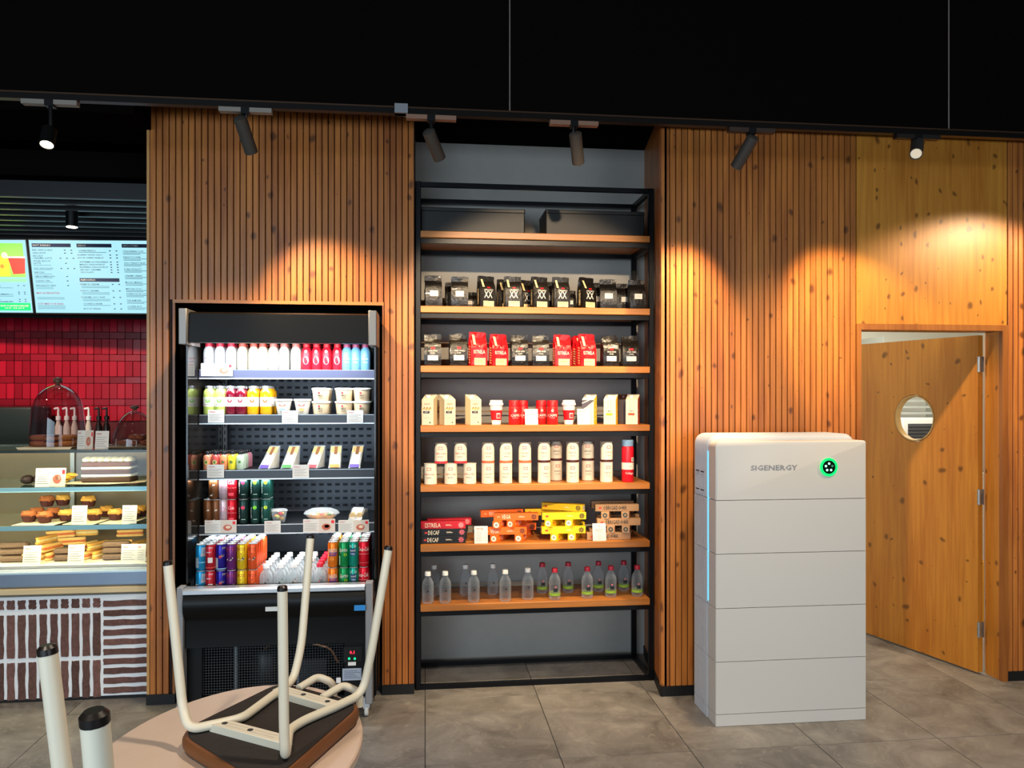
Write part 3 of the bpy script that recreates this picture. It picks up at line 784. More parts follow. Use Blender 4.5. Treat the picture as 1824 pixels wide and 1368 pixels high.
# --- oval table and upturned chair
TZ = .74
def cw(x, t, z=0): return Vector((cP*x+sP*t, -sP*x+cP*t, z))      # camera-side metres -> room
tcn = cw(-.715, 1.965)
tab = empty('cafe_table', (tcn.x, tcn.y, 0), 'pale oval cafe table with the upturned chair on it', 'table')
TBL = mat('D0BAA8', .38, noise=.05)
def ellring(a, b, z, ins=0, n=72):
    out = []
    for k in range(n):
        q = 2*PI*k/n; x, t = (a-ins)*math.cos(q), (b-ins)*math.sin(q); p = cw(x, t, z); out.append((p.x, p.y, p.z))
    return out
m = MB(); m.loft([ellring(.325, .452, TZ-.028, .006), ellring(.325, .452, TZ-.022), ellring(.325, .452, TZ-.004), ellring(.325, .452, TZ, .004)], TBL); m.build('tabletop', tab)
m = MB(); m.lathe([(.030, .02), (.030, TZ-.035), (.10, TZ-.032), (.10, TZ-.028)], mat('E2DED2', .4), seg=24); m.build('pedestal', tab)
m = MB(); m.lathe([(.25, 0), (.25, .008), (.06, .022), (.0, .024)], mat('E2DED2', .4), seg=32); m.build('foot_plate', tab)
CRM = mat('DAD3BE', .42); RIM = mat('744624', .5, noise=.1); FELT = mat('2B2522', .9, bump=.3, noise=.25)
def make_chair(off):
    """one-piece: coordinates are room positions minus off; seat lies underside up"""
    ZS = TZ+.041; R = .0118
    def P(u, v, z): return onZ(u, v, z)-off
    def T(u, v, t): return atT(u, v, t)-off
    r = bpy.data.objects.new('upturned_chair', None); COL.objects.link(r)
    # seat outline (underside), rounded trapezoid
    cor = [P(308, 1307, ZS), P(500, 1214, ZS), P(652, 1254, ZS), P(474, 1408, ZS)]
    out = []
    rad = [.085, .07, .075, .10]
    for i in range(4):
        a, b, c_ = cor[i-1], cor[i], cor[(i+1) % 4]; d = rad[i]
        p0 = b+(a-b).normalized()*d; p1 = b+(c_-b).normalized()*d
        for k in range(9):
            t = k/8; out.append(p0*(1-t)**2+b*2*t*(1-t)+p1*t*t)
    ctr = sum(out, Vector())/len(out)
    def rg(ins, dz): return [Vector((p.x, p.y, 0))+(Vector((ctr.x-p.x, ctr.y-p.y, 0)).normalized()*ins)+Vector((0, 0, p.z+dz)) for p in out]
    m = MB(); m.loft([rg(.016, -.0385), rg(.004, -.034), rg(-.002, -.024), rg(-.002, -.010), rg(.004, .0), rg(.010, .001)], RIM, caps=True); m.build('seat', r)
    m = MB(); m.loft([rg(.012, -.004), rg(.012, .0035), rg(.016, .0045)], FELT); m.build('seat_underside', r)
    Z = ZS+.018
    # side tubes: front leg, rail along the seat, back leg
    TL = [T(299, 1004, 2.0), T(325, 1258, 1.985), P(336, 1300, Z), P(388, 1289, Z), P(432, 1279, Z), P(494, 1233, Z), P(522, 1214, Z), T(537, 1150, 2.33), T(553, 957, 2.40)]
    TR = [T(503, 1049, 1.80), T(506, 1300, 1.80), P(508, 1349, Z), P(515, 1300, Z), P(540, 1284, Z), P(600, 1258, Z), P(646, 1236, Z), T(662, 1160, 2.19), T(692, 977, 2.22)]
    for nm, pts in (('side_frame', TL), ('side_frame', TR)):
        m = MB(); m.tube(pts, R, CRM, seg=14, fil=.045, fseg=7); fo_ = m.build(nm, r)
        for end, nxt in ((pts[0], pts[1]), (pts[-1], pts[-2])):
            d = (end-nxt).normalized(); m = MB(); m.tube([end-d*.004, end+d*.004, end+d*.008], [R*1.03, R*1.03, R*.7], mat('15100E', .35), seg=14); m.build('foot_cap', fo_)
    # flat cross plates with screw holes
    def plate(a, b, w_, holes, name='cross_plate'):
        d = (b-a); L_ = d.length; d.normalize(); s = Vector((0, 0, 1)).cross(d)
        M = Matrix(((d.x, s.x, 0, a.x), (d.y, s.y, 0, a.y), (0, 0, 1, a.z), (0, 0, 0, 1)))
        m = MB(); m.rbox(0, L_, -w_/2, w_/2, -.016, .006, .003, CRM, M=M, seg=1); o = m.build(name, r)
        m = MB()
        for h in holes: m.lathe([(.0075, .0058), (.0075, .0068)], BLK, c=(0, 0, 0), M=M @ Matrix.Translation((h*L_, 0, 0)), seg=12)
        m.build('screw_hole', o)
        m = MB()
        for k in range(2): m.box(L_*.12, L_*.85, -w_*.18+k*w_*.3, -w_*.15+k*w_*.3, .006, .0065, mat('B8B0A4', .5), M=M)
        m.build('pressed_line', o)
    plate(P(383, 1288, Z), P(512, 1322, Z), .040, (.14, .5, .93))
    plate(P(494, 1228, Z), P(600, 1258, Z), .040, (.45, .85))
    # the two backrest supports loop over the rear edge and hang down
    for (u0, v0, u1, v1, u2, v2) in ((532, 1226, 566, 1205, 588, 1214), (574, 1243, 612, 1220, 634, 1230)):
        a, b, c_ = P(u0, v0, Z), P(u1, v1, Z+.010), P(u2, v2, Z-.006)
        o_ = Vector((c_.x-a.x, c_.y-a.y, 0)).normalized()
        e_ = c_+o_*.012; pts = [a, b, c_, Vector((e_.x, e_.y, .036)), Vector((e_.x, e_.y, .004))]
        m = MB(); m.tube(pts, R*.92, CRM, seg=12, fil=.026, fseg=7); m.build('back_support', r)
    return r
off1 = Vector((tcn.x, tcn.y, TZ))
ch = make_chair(off1); reg(ch); ch.location = off1
tag(ch, 'cream tubular chair with brown seat, upturned on the oval table', 'chair', 'upturned chairs')
ROLL2 = 6
# second chair close to the camera: its two leg tips land on the two near tubes
A_ = atT(85, 1160, .99); B_ = atT(168, 1280, .665)
a_ = atT(503, 1049, 1.80)-off1; b_2 = atT(299, 1004, 2.0)-off1
va = (b_2-a_); vb = (B_-A_)
rot = math.atan2(vb.y, vb.x)-math.atan2(va.y, va.x)
ch2 = copy_tree(ch)
Mr = Matrix.Rotation(rot, 3, 'Z'); va2 = Mr @ va
Mr = va2.rotation_difference(vb).to_matrix() @ Mr
Mr = Matrix.Rotation(math.radians(ROLL2), 3, vb.normalized()) @ Mr
loc = (A_+B_)/2-(Mr @ ((a_+b_2)/2))
ch2.rotation_mode = 'QUATERNION'; ch2.rotation_quaternion = Mr.to_quaternion(); ch2.location = loc
tag(ch2, 'second cream chair upturned at the near left, only two legs showing', 'chair', 'upturned chairs')
TZ2 = loc.z-.045
tab2 = empty('cafe_table', (loc.x, loc.y, 0), 'pale table mostly out of view carrying the nearest upturned chair', 'table')
m = MB(); m.lathe([(.36, TZ2-.028), (.365, TZ2-.022), (.365, TZ2-.004), (.36, TZ2)], TBL, seg=48); m.build('tabletop', tab2)
m = MB(); m.lathe([(.25, 0), (.25, .008), (.06, .022), (.030, .024), (.030, TZ2-.035), (.1, TZ2-.03)], mat('E2DED2', .4), seg=24); m.build('pedestal', tab2)
print('TABLE2', loc, rot)

# --- bakery counter: brick front, metal base, glass case
CY = 4.415
ctr = empty('bakery_counter', (-3.0, CY, 0), 'long counter with white-mortared brown brick front under the glass case', 'counter')
co = Vector(ctr.location)
def cpart(mb, name, parent=None, **kw):
    o = mb.build(name, parent or ctr, **kw)
    if parent is None: o.location = -co
    return o
CXR = XA-.004; CXL = -4.7
BZT = ZY(130, 1061, CY)
m = MB(); m.box(CXL, CXR, CY, CY+.10, .016, BZT, mat('F4F8FA', .75, bump=.5)); cpart(m, 'mortar_face')
m = MB(); m.box(CXL, CXR, CY-.004, CY+.05, 0, .014, BLK); m.box(CXL, CXR, CY+.10, 5.05, 0, .53, mat('3A3836', .6)); cpart(m, 'plinth')
BR = mat('6C4C45', .85, bump=.9, var=.3, noise=.55)
bcache = {}
def brick(x0, x1, z0, z1):
    k = (round(x1-x0, 3), round(z1-z0, 3)); 
    j = random.randrange(3)
    if k+(j,) not in bcache:
        rnd = random.Random(j+int(k[0]*1e4)); q = MB(); W_, H_ = k; pts = []
        nn_ = 5
        e = .0025
        for i in range(nn_): pts.append((W_*i/nn_, rnd.uniform(-e, e)))
        for i in range(nn_): pts.append((W_+rnd.uniform(-e, e), H_*i/nn_))
        for i in range(nn_): pts.append((W_-W_*i/nn_, H_+rnd.uniform(-e, e)))
        for i in range(nn_): pts.append((rnd.uniform(-e, e), H_-H_*i/nn_))
        q.prism(pts, -.005, .002, BR, plane='xz'); o = q.build('brick', ctr); bcache[k+(j,)] = o
    else: o = bcache[k+(j,)].copy(); COL.objects.link(o)
    o.location = Vector((x0, CY, z0))-co
rows = [(ZY(100, 1083.5, CY), ZY(100, 1067.5, CY)), (ZY(100, 1170, CY), ZY(100, 1094, CY)), (ZY(100, 1244, CY), ZY(100, 1178, CY))]
xr = XY(184, CY); pv = XY(150, CY)-XY(131, CY)
xv = XY(179, CY)
for (z0, z1) in rows:
    for k in range(62):
        x = xv-k*pv
        if x-.036 < CXL: break
        brick(x-.036, x, z0, z1)
zz = ZY(220, 1070, CY)
hp = (ZY(220, 1069, CY)-ZY(220, 1243, CY))/10.15
for k in range(11):
    z = ZY(220, 1069, CY)-k*hp
    if z-.03 < .028: break
    brick(xr+.002, CXR-.003, z-.031, z)
m = MB(); m.rbox(CXL, CXR, CY-.03, CY+.08, ZY(130, 1058, CY-.03), ZY(130, 1047, CY-.03), .004, wood('E8D2A4', 'D8BC84', 'A08050', knots=0, axis='x'), seg=1, axis='x'); cpart(m, 'ledge')
# case
case = empty('glass_display_case', (-3.0, CY, .60), 'lit glass bakery display case with three levels of pastries', 'display case')
ko = Vector(case.location)
def kp(mb, name, **kw): o = mb.build(name, case, **kw); o.location = -ko; return o
zb0, zb1 = ZY(130, 1047, CY-.02), ZY(130, 1014, CY-.02)
m = MB(); zb0 = max(zb0, ZY(130, 1047, CY-.03)+.001)
m.prism([(CY-.015, zb0+.001), (CY-.02, zb0+.01), (CY-.02, zb1-.02), (CY, zb1), (5.05, zb1), (5.05, zb0+.001)], CXL, CXR, mat('8FA0B4', .3, .55), plane='yz'); kp(m, 'metal_base')
m = MB(); m.box(CXL, CXR, CY-.022, CY-.016, zb1-.022, zb1-.012, mat('D8F0FA', .3, .3)); kp(m, 'trim_bead')
KT = ZY(130, 803, CY)
DK = zb1+.002
m = MB(); m.box(CXL, CXR, CY+.02, 4.98, DK, DK+.012, mat('D9D3C4', .5)); kp(m, 'deck')
GL = glass_mat('case_glass', .006, .22)
GL2 = glass_mat('shelf_glass', .25, .7, 'D0E8EC', .05)
m = MB(); m.box(CXL, CXR, CY+.0, CY+.006, DK+.01, KT-.008, GL); kp(m, 'front_glass')
m = MB(); m.box(CXL, CXR, CY-.004, 5.0, KT-.008, KT, GL2); m.box(CXL, CXR, CY-.008, CY+.004, KT-.010, KT+.003, mat('2E3B38', .2)); kp(m, 'top_glass')
SH1, SH2 = ZY(130, 868, CY+.07), ZY(130, 936, CY+.05)
for z, y0 in ((SH1, CY+.07), (SH2, CY+.05)):
    m = MB(); m.box(CXL, CXR, y0, 4.96, z-.010, z, GL2); m.box(CXL, CXR, y0-.003, y0, z-.024, z+.001, mat('9CCBE0', .2, .2)); kp(m, 'glass_shelf')
m = MB(); m.box(CXL, CXR, 5.0, 5.03, DK, KT-.01, mat('85745A', .3, .3)); kp(m, 'rear_doors')  # tan colour stands in for a warm reflection on the case back
for x in (XY(128, 4.98), -3.2, -4.0):
    m = MB(); m.box(x-.012, x+.012, 4.985, 4.999, DK+.012, KT-.01, STEEL); kp(m, 'rear_post')
m = MB(); m.box(CXR-.012, CXR, CY+.01, 5.0, DK+.01, KT-.01, GL); kp(m, 'end_glass')
# back counter with coffee gear
m = MB(); m.box(-4.7, -1.6, 5.85, 6.28, 0, 1.17, mat('2B2725', .5)); m.box(-4.7, -1.6, 5.82, 6.285, 1.17, 1.20, mat('3A3836', .3))
tag(m.build('back_counter'), 'dark back counter below the red tiled wall behind the bakery case', 'counter')

# ================================================================== GOODS
RED1 = mat('D8141E', .4); INK = mat('26262A', .6); CREAM = mat('EBCF96', .5); WHM = mat('DEDACE', .5)
def bag_builder(kind, bagname='coffee_bag', W=.094, D=.060, H=.178):
    """side-gusset coffee bag: filled block, pinched folded top"""
    cols = {'xx': '17130F', 'plain': '14110F', 'twin': '1B1713', 'red': 'D3121A'}[kind]
    body = mat(cols, {'xx': .38, 'plain': .36, 'twin': .24, 'red': .36}[kind], bump=.9 if kind != 'red' else .35, coat=.12)
    def go():
        rnd = random.Random(hash(kind) % 97 if False else len(kind)*7)
        m = MB(); R = []
        prof = [(0, .94, .92, 0), (.006, 1, 1, 0), (.05, 1.02, 1.04, 0), (.095, 1.0, 1.0, 0), (.118, .99, .86, .002), (.135, 1.0, .55, .006), (.150, 1.02, .26, .010), (H, 1.02, .12, .004)]
        for z, kx, ky, yo in prof:
            hw, hd = W/2*kx, D/2*ky; g = .012 if z > .10 else .003; ring = []
            for (a, b) in ((-1, -1), (-.5, -1.05), (0, -1.08), (.5, -1.05), (1, -1), (1-g/hw, 0), (1, 1), (0, 1.05), (-1, 1), (-1+g/hw, 0)):
                j = rnd.uniform(-.0018, .0018) if z > .02 else 0
                ring.append((a*hw+j, b*hd*.96+yo+j*1.5, z+(rnd.uniform(-.003, .003) if z > .13 else 0)))
            R.append(ring)
        m.loft(R, body, smooth=kind != 'red'); o = m.build(bagname)
        fy = -D/2*1.08
        def F(a, b): return (a, fy-.0012 if b < .115 else fy-.0012+(b-.115)*.85*D/.045*.5, b)
        if kind == 'xx':
            q = MB(); q.text('XX', F, WHM, w_=.050, h=.040, cy=.071); q.text('OBRIGADO', F, WHM, w_=.054, h=.009, cy=.097, cx=.002); q.build('print', o)
            q = MB(); q.quad(F, -.030, .034, .003, .034, CREAM); q.text('COFFEE BEANS', lambda a, b: (a, F(a, b)[1]-.0008, b), mat('8E6A3C', .6), w_=.04, h=.004, cy=.024); q.build('cream_label', o)
            q = MB(); q.quad(F, -.034, -.022, .112, .158, CREAM, dx=-.004); q.build('cream_stripe', o)
            q = MB(); q.quad(F, -.007, .012, .106, .113, RED1); q.build('red_logo_patch', o)
            for s_ in (-1,):
                q = MB(); q.text('OBRIGADO', lambda a, b: (s_*(W/2*1.03), a*-s_, b), CREAM, w_=.09, h=.02)
                vs = [(-(W/2*1.03+.0006), y2, .06+x2) for (x2, y2) in [(p[1], p[2]) for p in q.v]]
                q.v = vs; q.build('side_lettering', o)
        if kind == 'plain':
            q = MB(); q.quad(F, -.023, .023, .058, .090, WHM); q.text('COFFEE', lambda a, b: (a, F(a, b)[1]-.0008, b), mat('B8B2A4', .6), w_=.02, h=.005, cy=.075); q.build('white_sticker', o)
        if kind == 'twin':
            q = MB(); q.quad(F, -.029, .029, .030, .058, WHM); q.build('white_sticker', o)
            q = MB(); q.quad(F, -.010, .012, .092, .104, RED1); q.build('red_logo_patch', o)
            q = MB(); q.text('SINGLE ORIGIN', F, WHM, w_=.052, h=.0085, cy=.083); q.text('FILTER', F, WHM, w_=.024, h=.007, cy=.070); q.build('print', o)
        if kind == 'red':
            q = MB(); q.text('ESTRELA', F, mat('F7DCCB', .5), w_=.066, h=.019, cy=.074); q.text('v', F, mat('F7DCCB', .5), h=.008, cy=.103); q.build('print', o)
            q = MB(); q.quad(F, -.030, .036, .003, .041, CREAM); q.text('COFFEE BEANS', lambda a, b: (a, F(a, b)[1]-.0008, b), mat('B07038', .6), w_=.044, h=.004, cy=.026); q.build('cream_label', o)
            q = MB(); q.quad(F, -.034, -.020, .112, .166, CREAM, dx=-.002); q.build('cream_stripe', o)
            q = MB()
            for k in range(7): q.add([(-W/2*1.04, -.014, .012+k*.014), (-W/2*1.04, .012, .018+k*.014), (-W/2*1.04, .012, .024+k*.014), (-W/2*1.04, -.014, .018+k*.014)], [(0, 1, 2, 3)], CREAM)
            q.build('side_stripes', o)
        return o
    return go
def on_board(u, z, depth=.07):     # point on a rack board, depth behind the front edge
    Y = YRK+depth; return Vector((XY(u, Y), Y, z+.0009))
BL, RB = 'coffee bags on the top goods shelf', 'coffee bags on the second goods shelf'
T2, T3 = BZ[1], BZ[2]
def bag(kind, u, z, depth, label, group, rz=0, s=1, sz=None):
    p = on_board(u, z, depth); place('bag_'+kind, bag_builder(kind), p, label, 'coffee bag', group, rz, scale=(s, s, sz or s))
bag('plain', 772, T2, .06, 'plain black coffee bag at the left end of the upper bag shelf', BL, .1)
bag('plain', 819, T2, .05, 'plain black coffee bag left of the first white-lettered one', BL, -.05, sz=.97)
bag('plain', 808, T2, .20, 'black coffee bag hidden behind the second plain one from the left', BL, .2, sz=.9)
bag('plain', 838, T2, .24, 'short dark bag standing in shadow behind the left plain bags', BL, 0, .8, .62)
bag('plain', 770, T2, .22, 'dark coffee bag behind the leftmost plain bag, upper bag shelf', BL, 0, .95, .7)
bag('xx', 866, T2, .05, 'black coffee bag with double X, leftmost of the double-X row', BL, .3)
bag('xx', 900, T2, .17, 'double-X coffee bag set back between the first two front ones', BL, .25)
bag('xx', 913, T2, .045, 'double-X coffee bag, second of the front row', BL, .1)
bag('xx', 938, T2, .18, 'double-X coffee bag set back at the middle of the shelf', BL, .25)
bag('xx', 961, T2, .045, 'double-X coffee bag, third of the front row', BL, .25)
bag('plain', 980, T2, .17, 'dark bag set back between the third and fourth double-X bags', BL, .1, .95)
bag('xx', 999, T2, .04, 'double-X coffee bag, fourth of the front row', BL, .12)
bag('plain', 1014, T2, .21, 'small dark bag in shadow right of the fourth double-X bag', BL, 0, .8, .7)
bag('xx', 1045, T2, .04, 'double-X coffee bag standing alone, rightmost of its kind', BL, .4)
bag('plain', 1062, T2, .18, 'dark bag behind the rightmost double-X bag', BL, 0, .95)
bag('plain', 1083, T2, .045, 'plain black bag with white sticker right of the double-X bags', BL, -.1, sz=.96)
bag('plain', 1111, T2, .17, 'black bag set back between the two right plain bags', BL, 0, .97, .93)
bag('plain', 1134, T2, .04, 'plain black coffee bag at the right end of the upper bag shelf', BL, .05, sz=.95)
bag('twin', 771, T3, .05, 'black single origin bag at the left end of the lower bag shelf', RB)
bag('twin', 816, T3, .05, 'black single origin bag left of the first red bag', RB, .1, 1.03)
bag('red', 851, T3, .03, 'bright red coffee bag, first from the left', RB, .22, 1, 1.06)
bag('red', 888, T3, .035, 'bright red coffee bag, second from the left', RB, .28)
bag('twin', 925, T3, .04, 'black single origin bag right of the second red bag', RB, .05)
bag('twin', 963, T3, .045, 'black single origin bag at the middle of the lower bag shelf', RB, -.05)
bag('red', 1001, T3, .03, 'bright red coffee bag, third from the left', RB, .1)
bag('red', 1031, T3, .18, 'red coffee bag furthest back of the right cluster', RB, .3)
bag('red', 1036, T3, .105, 'red coffee bag in the middle of the right cluster', RB, .3)
bag('red', 1045, T3, .035, 'bright red coffee bag in front of the right cluster', RB, .2, 1, 1.03)
bag('twin', 1086, T3, .04, 'black single origin bag right of the red cluster', RB, .1)
bag('twin', 1122, T3, .04, 'black single origin bag at the right end of the lower bag shelf', RB)

# two low dark crates on the top board
for (u0, u1, lab, dz) in ((749, 935, 'long dark box lying left on the topmost shelf', .145), (972, 1148, 'long dark box lying right on the topmost shelf', .150)):
    Y0 = YRK+.05; x0, x1 = XY(u0, Y0), XY(u1, Y0)
    e = empty('storage_box', (x0, Y0, BZ[0]+.001), lab, 'box', 'dark boxes on the topmost shelf')
    m = MB(); m.rbox(0, x1-x0, 0, .25, 0, dz-.02, .006, mat('151413', .5), seg=1); m.build('box_body', e)
    m = MB(); m.rbox(-.002, x1-x0+.002, -.003, .252, dz-.022, dz, .006, mat('191816', .45), seg=1); m.build('lid', e)

# --- cartons, cups, jars on the fourth board
T4 = BZ[3]; G4 = 'drinks packs on the middle goods shelf'
def carton(front, side, gable=True, art=None, key=None, W=.070, D=.062, H=.172, cap='E8E2D6', nm='milk_carton'):
    def go():
        F_, S_ = mat(front, .45), mat(side, .45); m = MB()
        hw, hd = W/2, D/2; zt_ = H-.030
        vs = [(-hw, -hd, 0), (hw, -hd, 0), (hw, hd, 0), (-hw, hd, 0), (-hw, -hd, zt_), (hw, -hd, zt_), (hw, hd, H), (-hw, hd, H)]
        m.add(vs, [(0, 1, 5, 4), (4, 5, 6, 7), (2, 3, 7, 6), (3, 2, 1, 0)], F_); m.add(vs, [(1, 2, 6, 5), (3, 0, 4, 7)], S_)
        o = m.build(nm)
        q = MB(); q.lathe([(.014, -.003), (.014, .012), (.012, .014)], mat(cap, .4), c=(-.006, -.004, H-.018), seg=16); q.build('screw_cap', o)
        Ff = lambda a, b: (a, -hd-.0012, b)
        q = MB()
        if art == 'nut':
            q.text('Jalad', Ff, mat('A89878', .5), w_=.034, h=.016, cy=.118, cx=-.004)
            for k in range(9): q.disc(Ff, -.024+.0055*k, .092+.005*math.sin(k*1.9), .0045, mat(('D9A24E', 'B06A28', 'E8C880')[k % 3], .5), 8)
            q.quad(Ff, -.026, .012, .066, .078, mat('3A3440', .5)); q.text('OAT', lambda a, b: (a, -hd-.002, b), WHM, w_=.02, h=.006, cy=.072, cx=-.007)
            q.quad(Ff, -.024, .010, .040, .042, mat('C0B090', .5)); q.disc(Ff, .014, .014, .004, INK, 8)
        if art == 'bottle':
            q.add([Ff(a, b) for a, b in ((-.024, .02), (-.022, .06), (-.010, .10), (-.009, .135), (-.007, .135), (-.008, .10), (-.020, .06), (-.022, .02))], [tuple(range(8))], mat('C9BFA8', .5))
            q.add([Ff(-a, b) for a, b in ((-.024, .02), (-.022, .06), (-.010, .10), (-.009, .135), (-.007, .135), (-.008, .10), (-.020, .06), (-.022, .02))], [tuple(range(8))], mat('C9BFA8', .5))
            q.quad(Ff, -.020, .016, .052, .064, mat(side, .5)); q.text('MILK', Ff, INK, w_=.018, h=.007, cy=.076); q.quad(Ff, -.018, .014, .042, .044, mat('C9BFA8', .5)); q.quad(Ff, -.018, .010, .034, .036, mat('C9BFA8', .5))
        if art == 'wave':
            q.add([Ff(a, b) for a, b in ((-hw, .085), (-.01, .100), (hw, .135), (hw, H-.032), (-hw, H-.032))], [tuple(range(5))], mat('5C5560', .5))
            q.add([(a, -hd-.0022, b) for a, b in ((-hw, .118), (0, .132), (.014, H-.032), (.006, H-.032), (-.006, .136), (-hw, .124))], [tuple(range(6))], WHM)
            q.text('MILK', Ff, mat('8E8A84', .5), w_=.03, h=.009, cy=.075)
        if q.v: q.build('print', o)
        if art in ('bottle', 'wave'):
            q = MB()
            for k in range(5): q.disc(lambda a, b: (hw+.0012, a, b), (-.012, .010, -.006, .014, -.014)[k], .03+k*.026, .006, WHM, 8)
            q.build('side_dots', o)
        return o
    return go
def onb(key, bld, u, z, depth, label, cat, grp, rz=0, **k):
    return place(key, bld, on_board(u, z, depth), label, cat, grp, rz, **k)
NUT = carton('DED0B6', 'CDB992', art='nut')
onb('c_nut', NUT, 765, T4, .05, 'oat drink carton at the left end of the shelf, its side in shade', 'carton', G4, -.35)
onb('c_nut', NUT, 797, T4, .05, 'oat drink carton close beside the leftmost one', 'carton', G4, .45)
onb('c_nut', NUT, 843, T4, .05, 'oat drink carton with nuts printed on it, standing alone', 'carton', G4, .45)
onb('c_nut', NUT, 778, T4, .18, 'dark-topped carton behind the two left oat cartons', 'carton', G4, .5)
onb('c_wave', carton('E8DCC4', 'E3B22A', art='wave'), 1050, T4, .06, 'grey and white milk carton with yellow side behind a small card', 'carton', G4, -.5)
onb('c_yel', carton('DDD2BC', 'E8B01C', art='bottle'), 1088, T4, .05, 'white milk carton with bright yellow side', 'carton', G4, -.45)
onb('c_brn', carton('3A2420', '4A2A22', art=None, cap='3A2420'), 1112, T4, .15, 'dark brown carton between the yellow and orange ones', 'carton', G4, -.2)
onb('c_ora', carton('DDD2BC', 'DA501C', art='bottle'), 1127, T4, .05, 'white milk carton with orange side at the right end', 'carton', G4, -.45)
def coffee_cup():
    m = MB(); m.lathe([(.024, 0), (.025, .001), (.036, .112)], mat('F3EFE6', .5), seg=24); o = m.build('takeaway_cup')
    m = MB(); m.lathe([(.040, .110), (.041, .114), (.041, .120), (.037, .124), (.036, .136), (.033, .139), (.031, .135)], mat('F8F6F0', .4), seg=24); m.build('lid', o)
    m = MB(); m.lathe([(.0278, .026), (.0345, .082)], mat('C8101C', .55), seg=24, caps=False); m.build('sleeve', o)
    m = MB(); q = WRAP(.0335); m.quad(q, -.002, .022, .036, .066, mat('F0C8C0', .5), n=4); m.quad(lambda a, b: (1.03*.0335*math.sin(a/.0335), -1.03*.0335*math.cos(a/.0335), b), .001, .019, .040, .060, mat('D04040', .5), n=4); m.build('sleeve_print', o)
    return o
onb('cup', coffee_cup, 884, T4, .05, 'white takeaway cup with red sleeve beside the lone oat carton', 'cup', 'takeaway cups with red sleeves')
onb('cup', coffee_cup, 1013, T4, .05, 'white takeaway cup with red sleeve beside the pair of red jars', 'cup', 'takeaway cups with red sleeves')
def jar():
    m = MB(); m.lathe([(.030, 0), (.032, .003), (.032, .096), (.028, .104)], mat('D41E20', .35), seg=24); o = m.build('coffee_jar')
    m = MB(); m.lathe([(.031, .104), (.031, .134), (.028, .138)], mat('C4121A', .4), seg=24); m.build('lid', o)
    m = MB(); f = WRAP(.0328); m.text('CAFFE', f, WHM, w_=.058, h=.014, cy=.052); m.text('INSTANT', f, mat('F0C0B8', .5), w_=.034, h=.004, cy=.038); m.disc(f, 0, .080, .008, mat('F0B0A8', .5), 10); m.build('print', o)
    return o
GJ = 'red coffee jars on the middle goods shelf'
onb('jar', jar, 916, T4, .045, 'red coffee jar in front, left of the small menu card', 'jar', GJ, .1)
onb('jar', jar, 931, T4, .11, 'red coffee jar half hidden behind another, left pair', 'jar', GJ, .3)
onb('jar', jar, 964, T4, .10, 'red coffee jar set back just right of the small menu card', 'jar', GJ)
onb('jar', jar, 984, T4, .045, 'red coffee jar in front, right pair', 'jar', GJ, -.15)
def card(W, H, mode='shop', tilt=.16):
    def go():
        M = Matrix.Rotation(-tilt, 4, 'X')
        m = MB(); m.box(-W/2, W/2, -.001, .001, 0, H, mat('D6D4CE', .55), M=M); 
        o = m.build('price_card')
        m = MB(); 
        f = lambda a, b: tuple(M @ Vector((a, -.0018, b)))
        G = mat('9A958C', .6); R_ = mat('B8404A', .6)
        if mode == 'shop':
            m.disc(f, 0, H*.83, W*.07, G, 12, r0=W*.045); m.text('RESERVED', f, G, w_=W*.6, h=H*.06, cy=H*.64)
            m.text('BLEND', f, G, w_=W*.36, h=H*.05, cy=H*.54)
            for k in range(3): m.quad(f, -W*.12, W*.12, H*(.36-k*.12), H*(.375-k*.12), G)
        elif mode == 'list':
            m.text('PRICES', f, R_, w_=W*.5, h=H*.10, cy=H*.84, cx=-W*.08)
            for k in range(6): m.quad(f, -W*.38, W*(.0+.06*(k % 2)), H*(.66-k*.10), H*(.68-k*.10), G); m.quad(f, W*.3, W*.38, H*(.66-k*.10), H*(.68-k*.10), G)
        elif mode == 'shelf':
            m.text('FRESH', f, R_, w_=W*.35, h=H*.09, cy=H*.84, cx=-W*.22)
            for k in range(5): m.quad(f, -W*.42, W*(.35-.15*(k % 2)), H*(.64-k*.12), H*(.665-k*.12), G)
        elif mode == 'photo':
            m.text('DAILY', f, R_, w_=W*.18, h=H*.09, cy=H*.86, cx=-W*.36)
            for k in range(5): m.quad(f, -W*.46, -W*(.06+.05*(k % 2)), H*(.66-k*.12), H*(.685-k*.12), G)
            m.quad(f, 0, W*.5, 0, H, mat('CFC4B8', .6)); f2 = lambda a, b: tuple(M @ Vector((a, -.0026, b)))
            m.disc(f2, W*.22, H*.42, W*.14, mat('B8604A', .6), 12, ry=H*.24); m.disc(f2, W*.24, H*.46, W*.08, mat('E8D8C0', .6), 10, ry=H*.12); m.quad(f2, W*.38, W*.47, H*.68, H*.9, mat('E02430', .5))
        m.build('print', o); return o
    return go
GC = 'small white cards on the shelving'
onb('card_s', card(.074, .090), 947, T4, .01, 'white card with small centred lettering, in front of the red jars', 'card', GC)
onb('card_t', card(.074, .090, 'list'), 1040, T4, .01, 'white leaning card before the grey and yellow carton', 'card', GC)

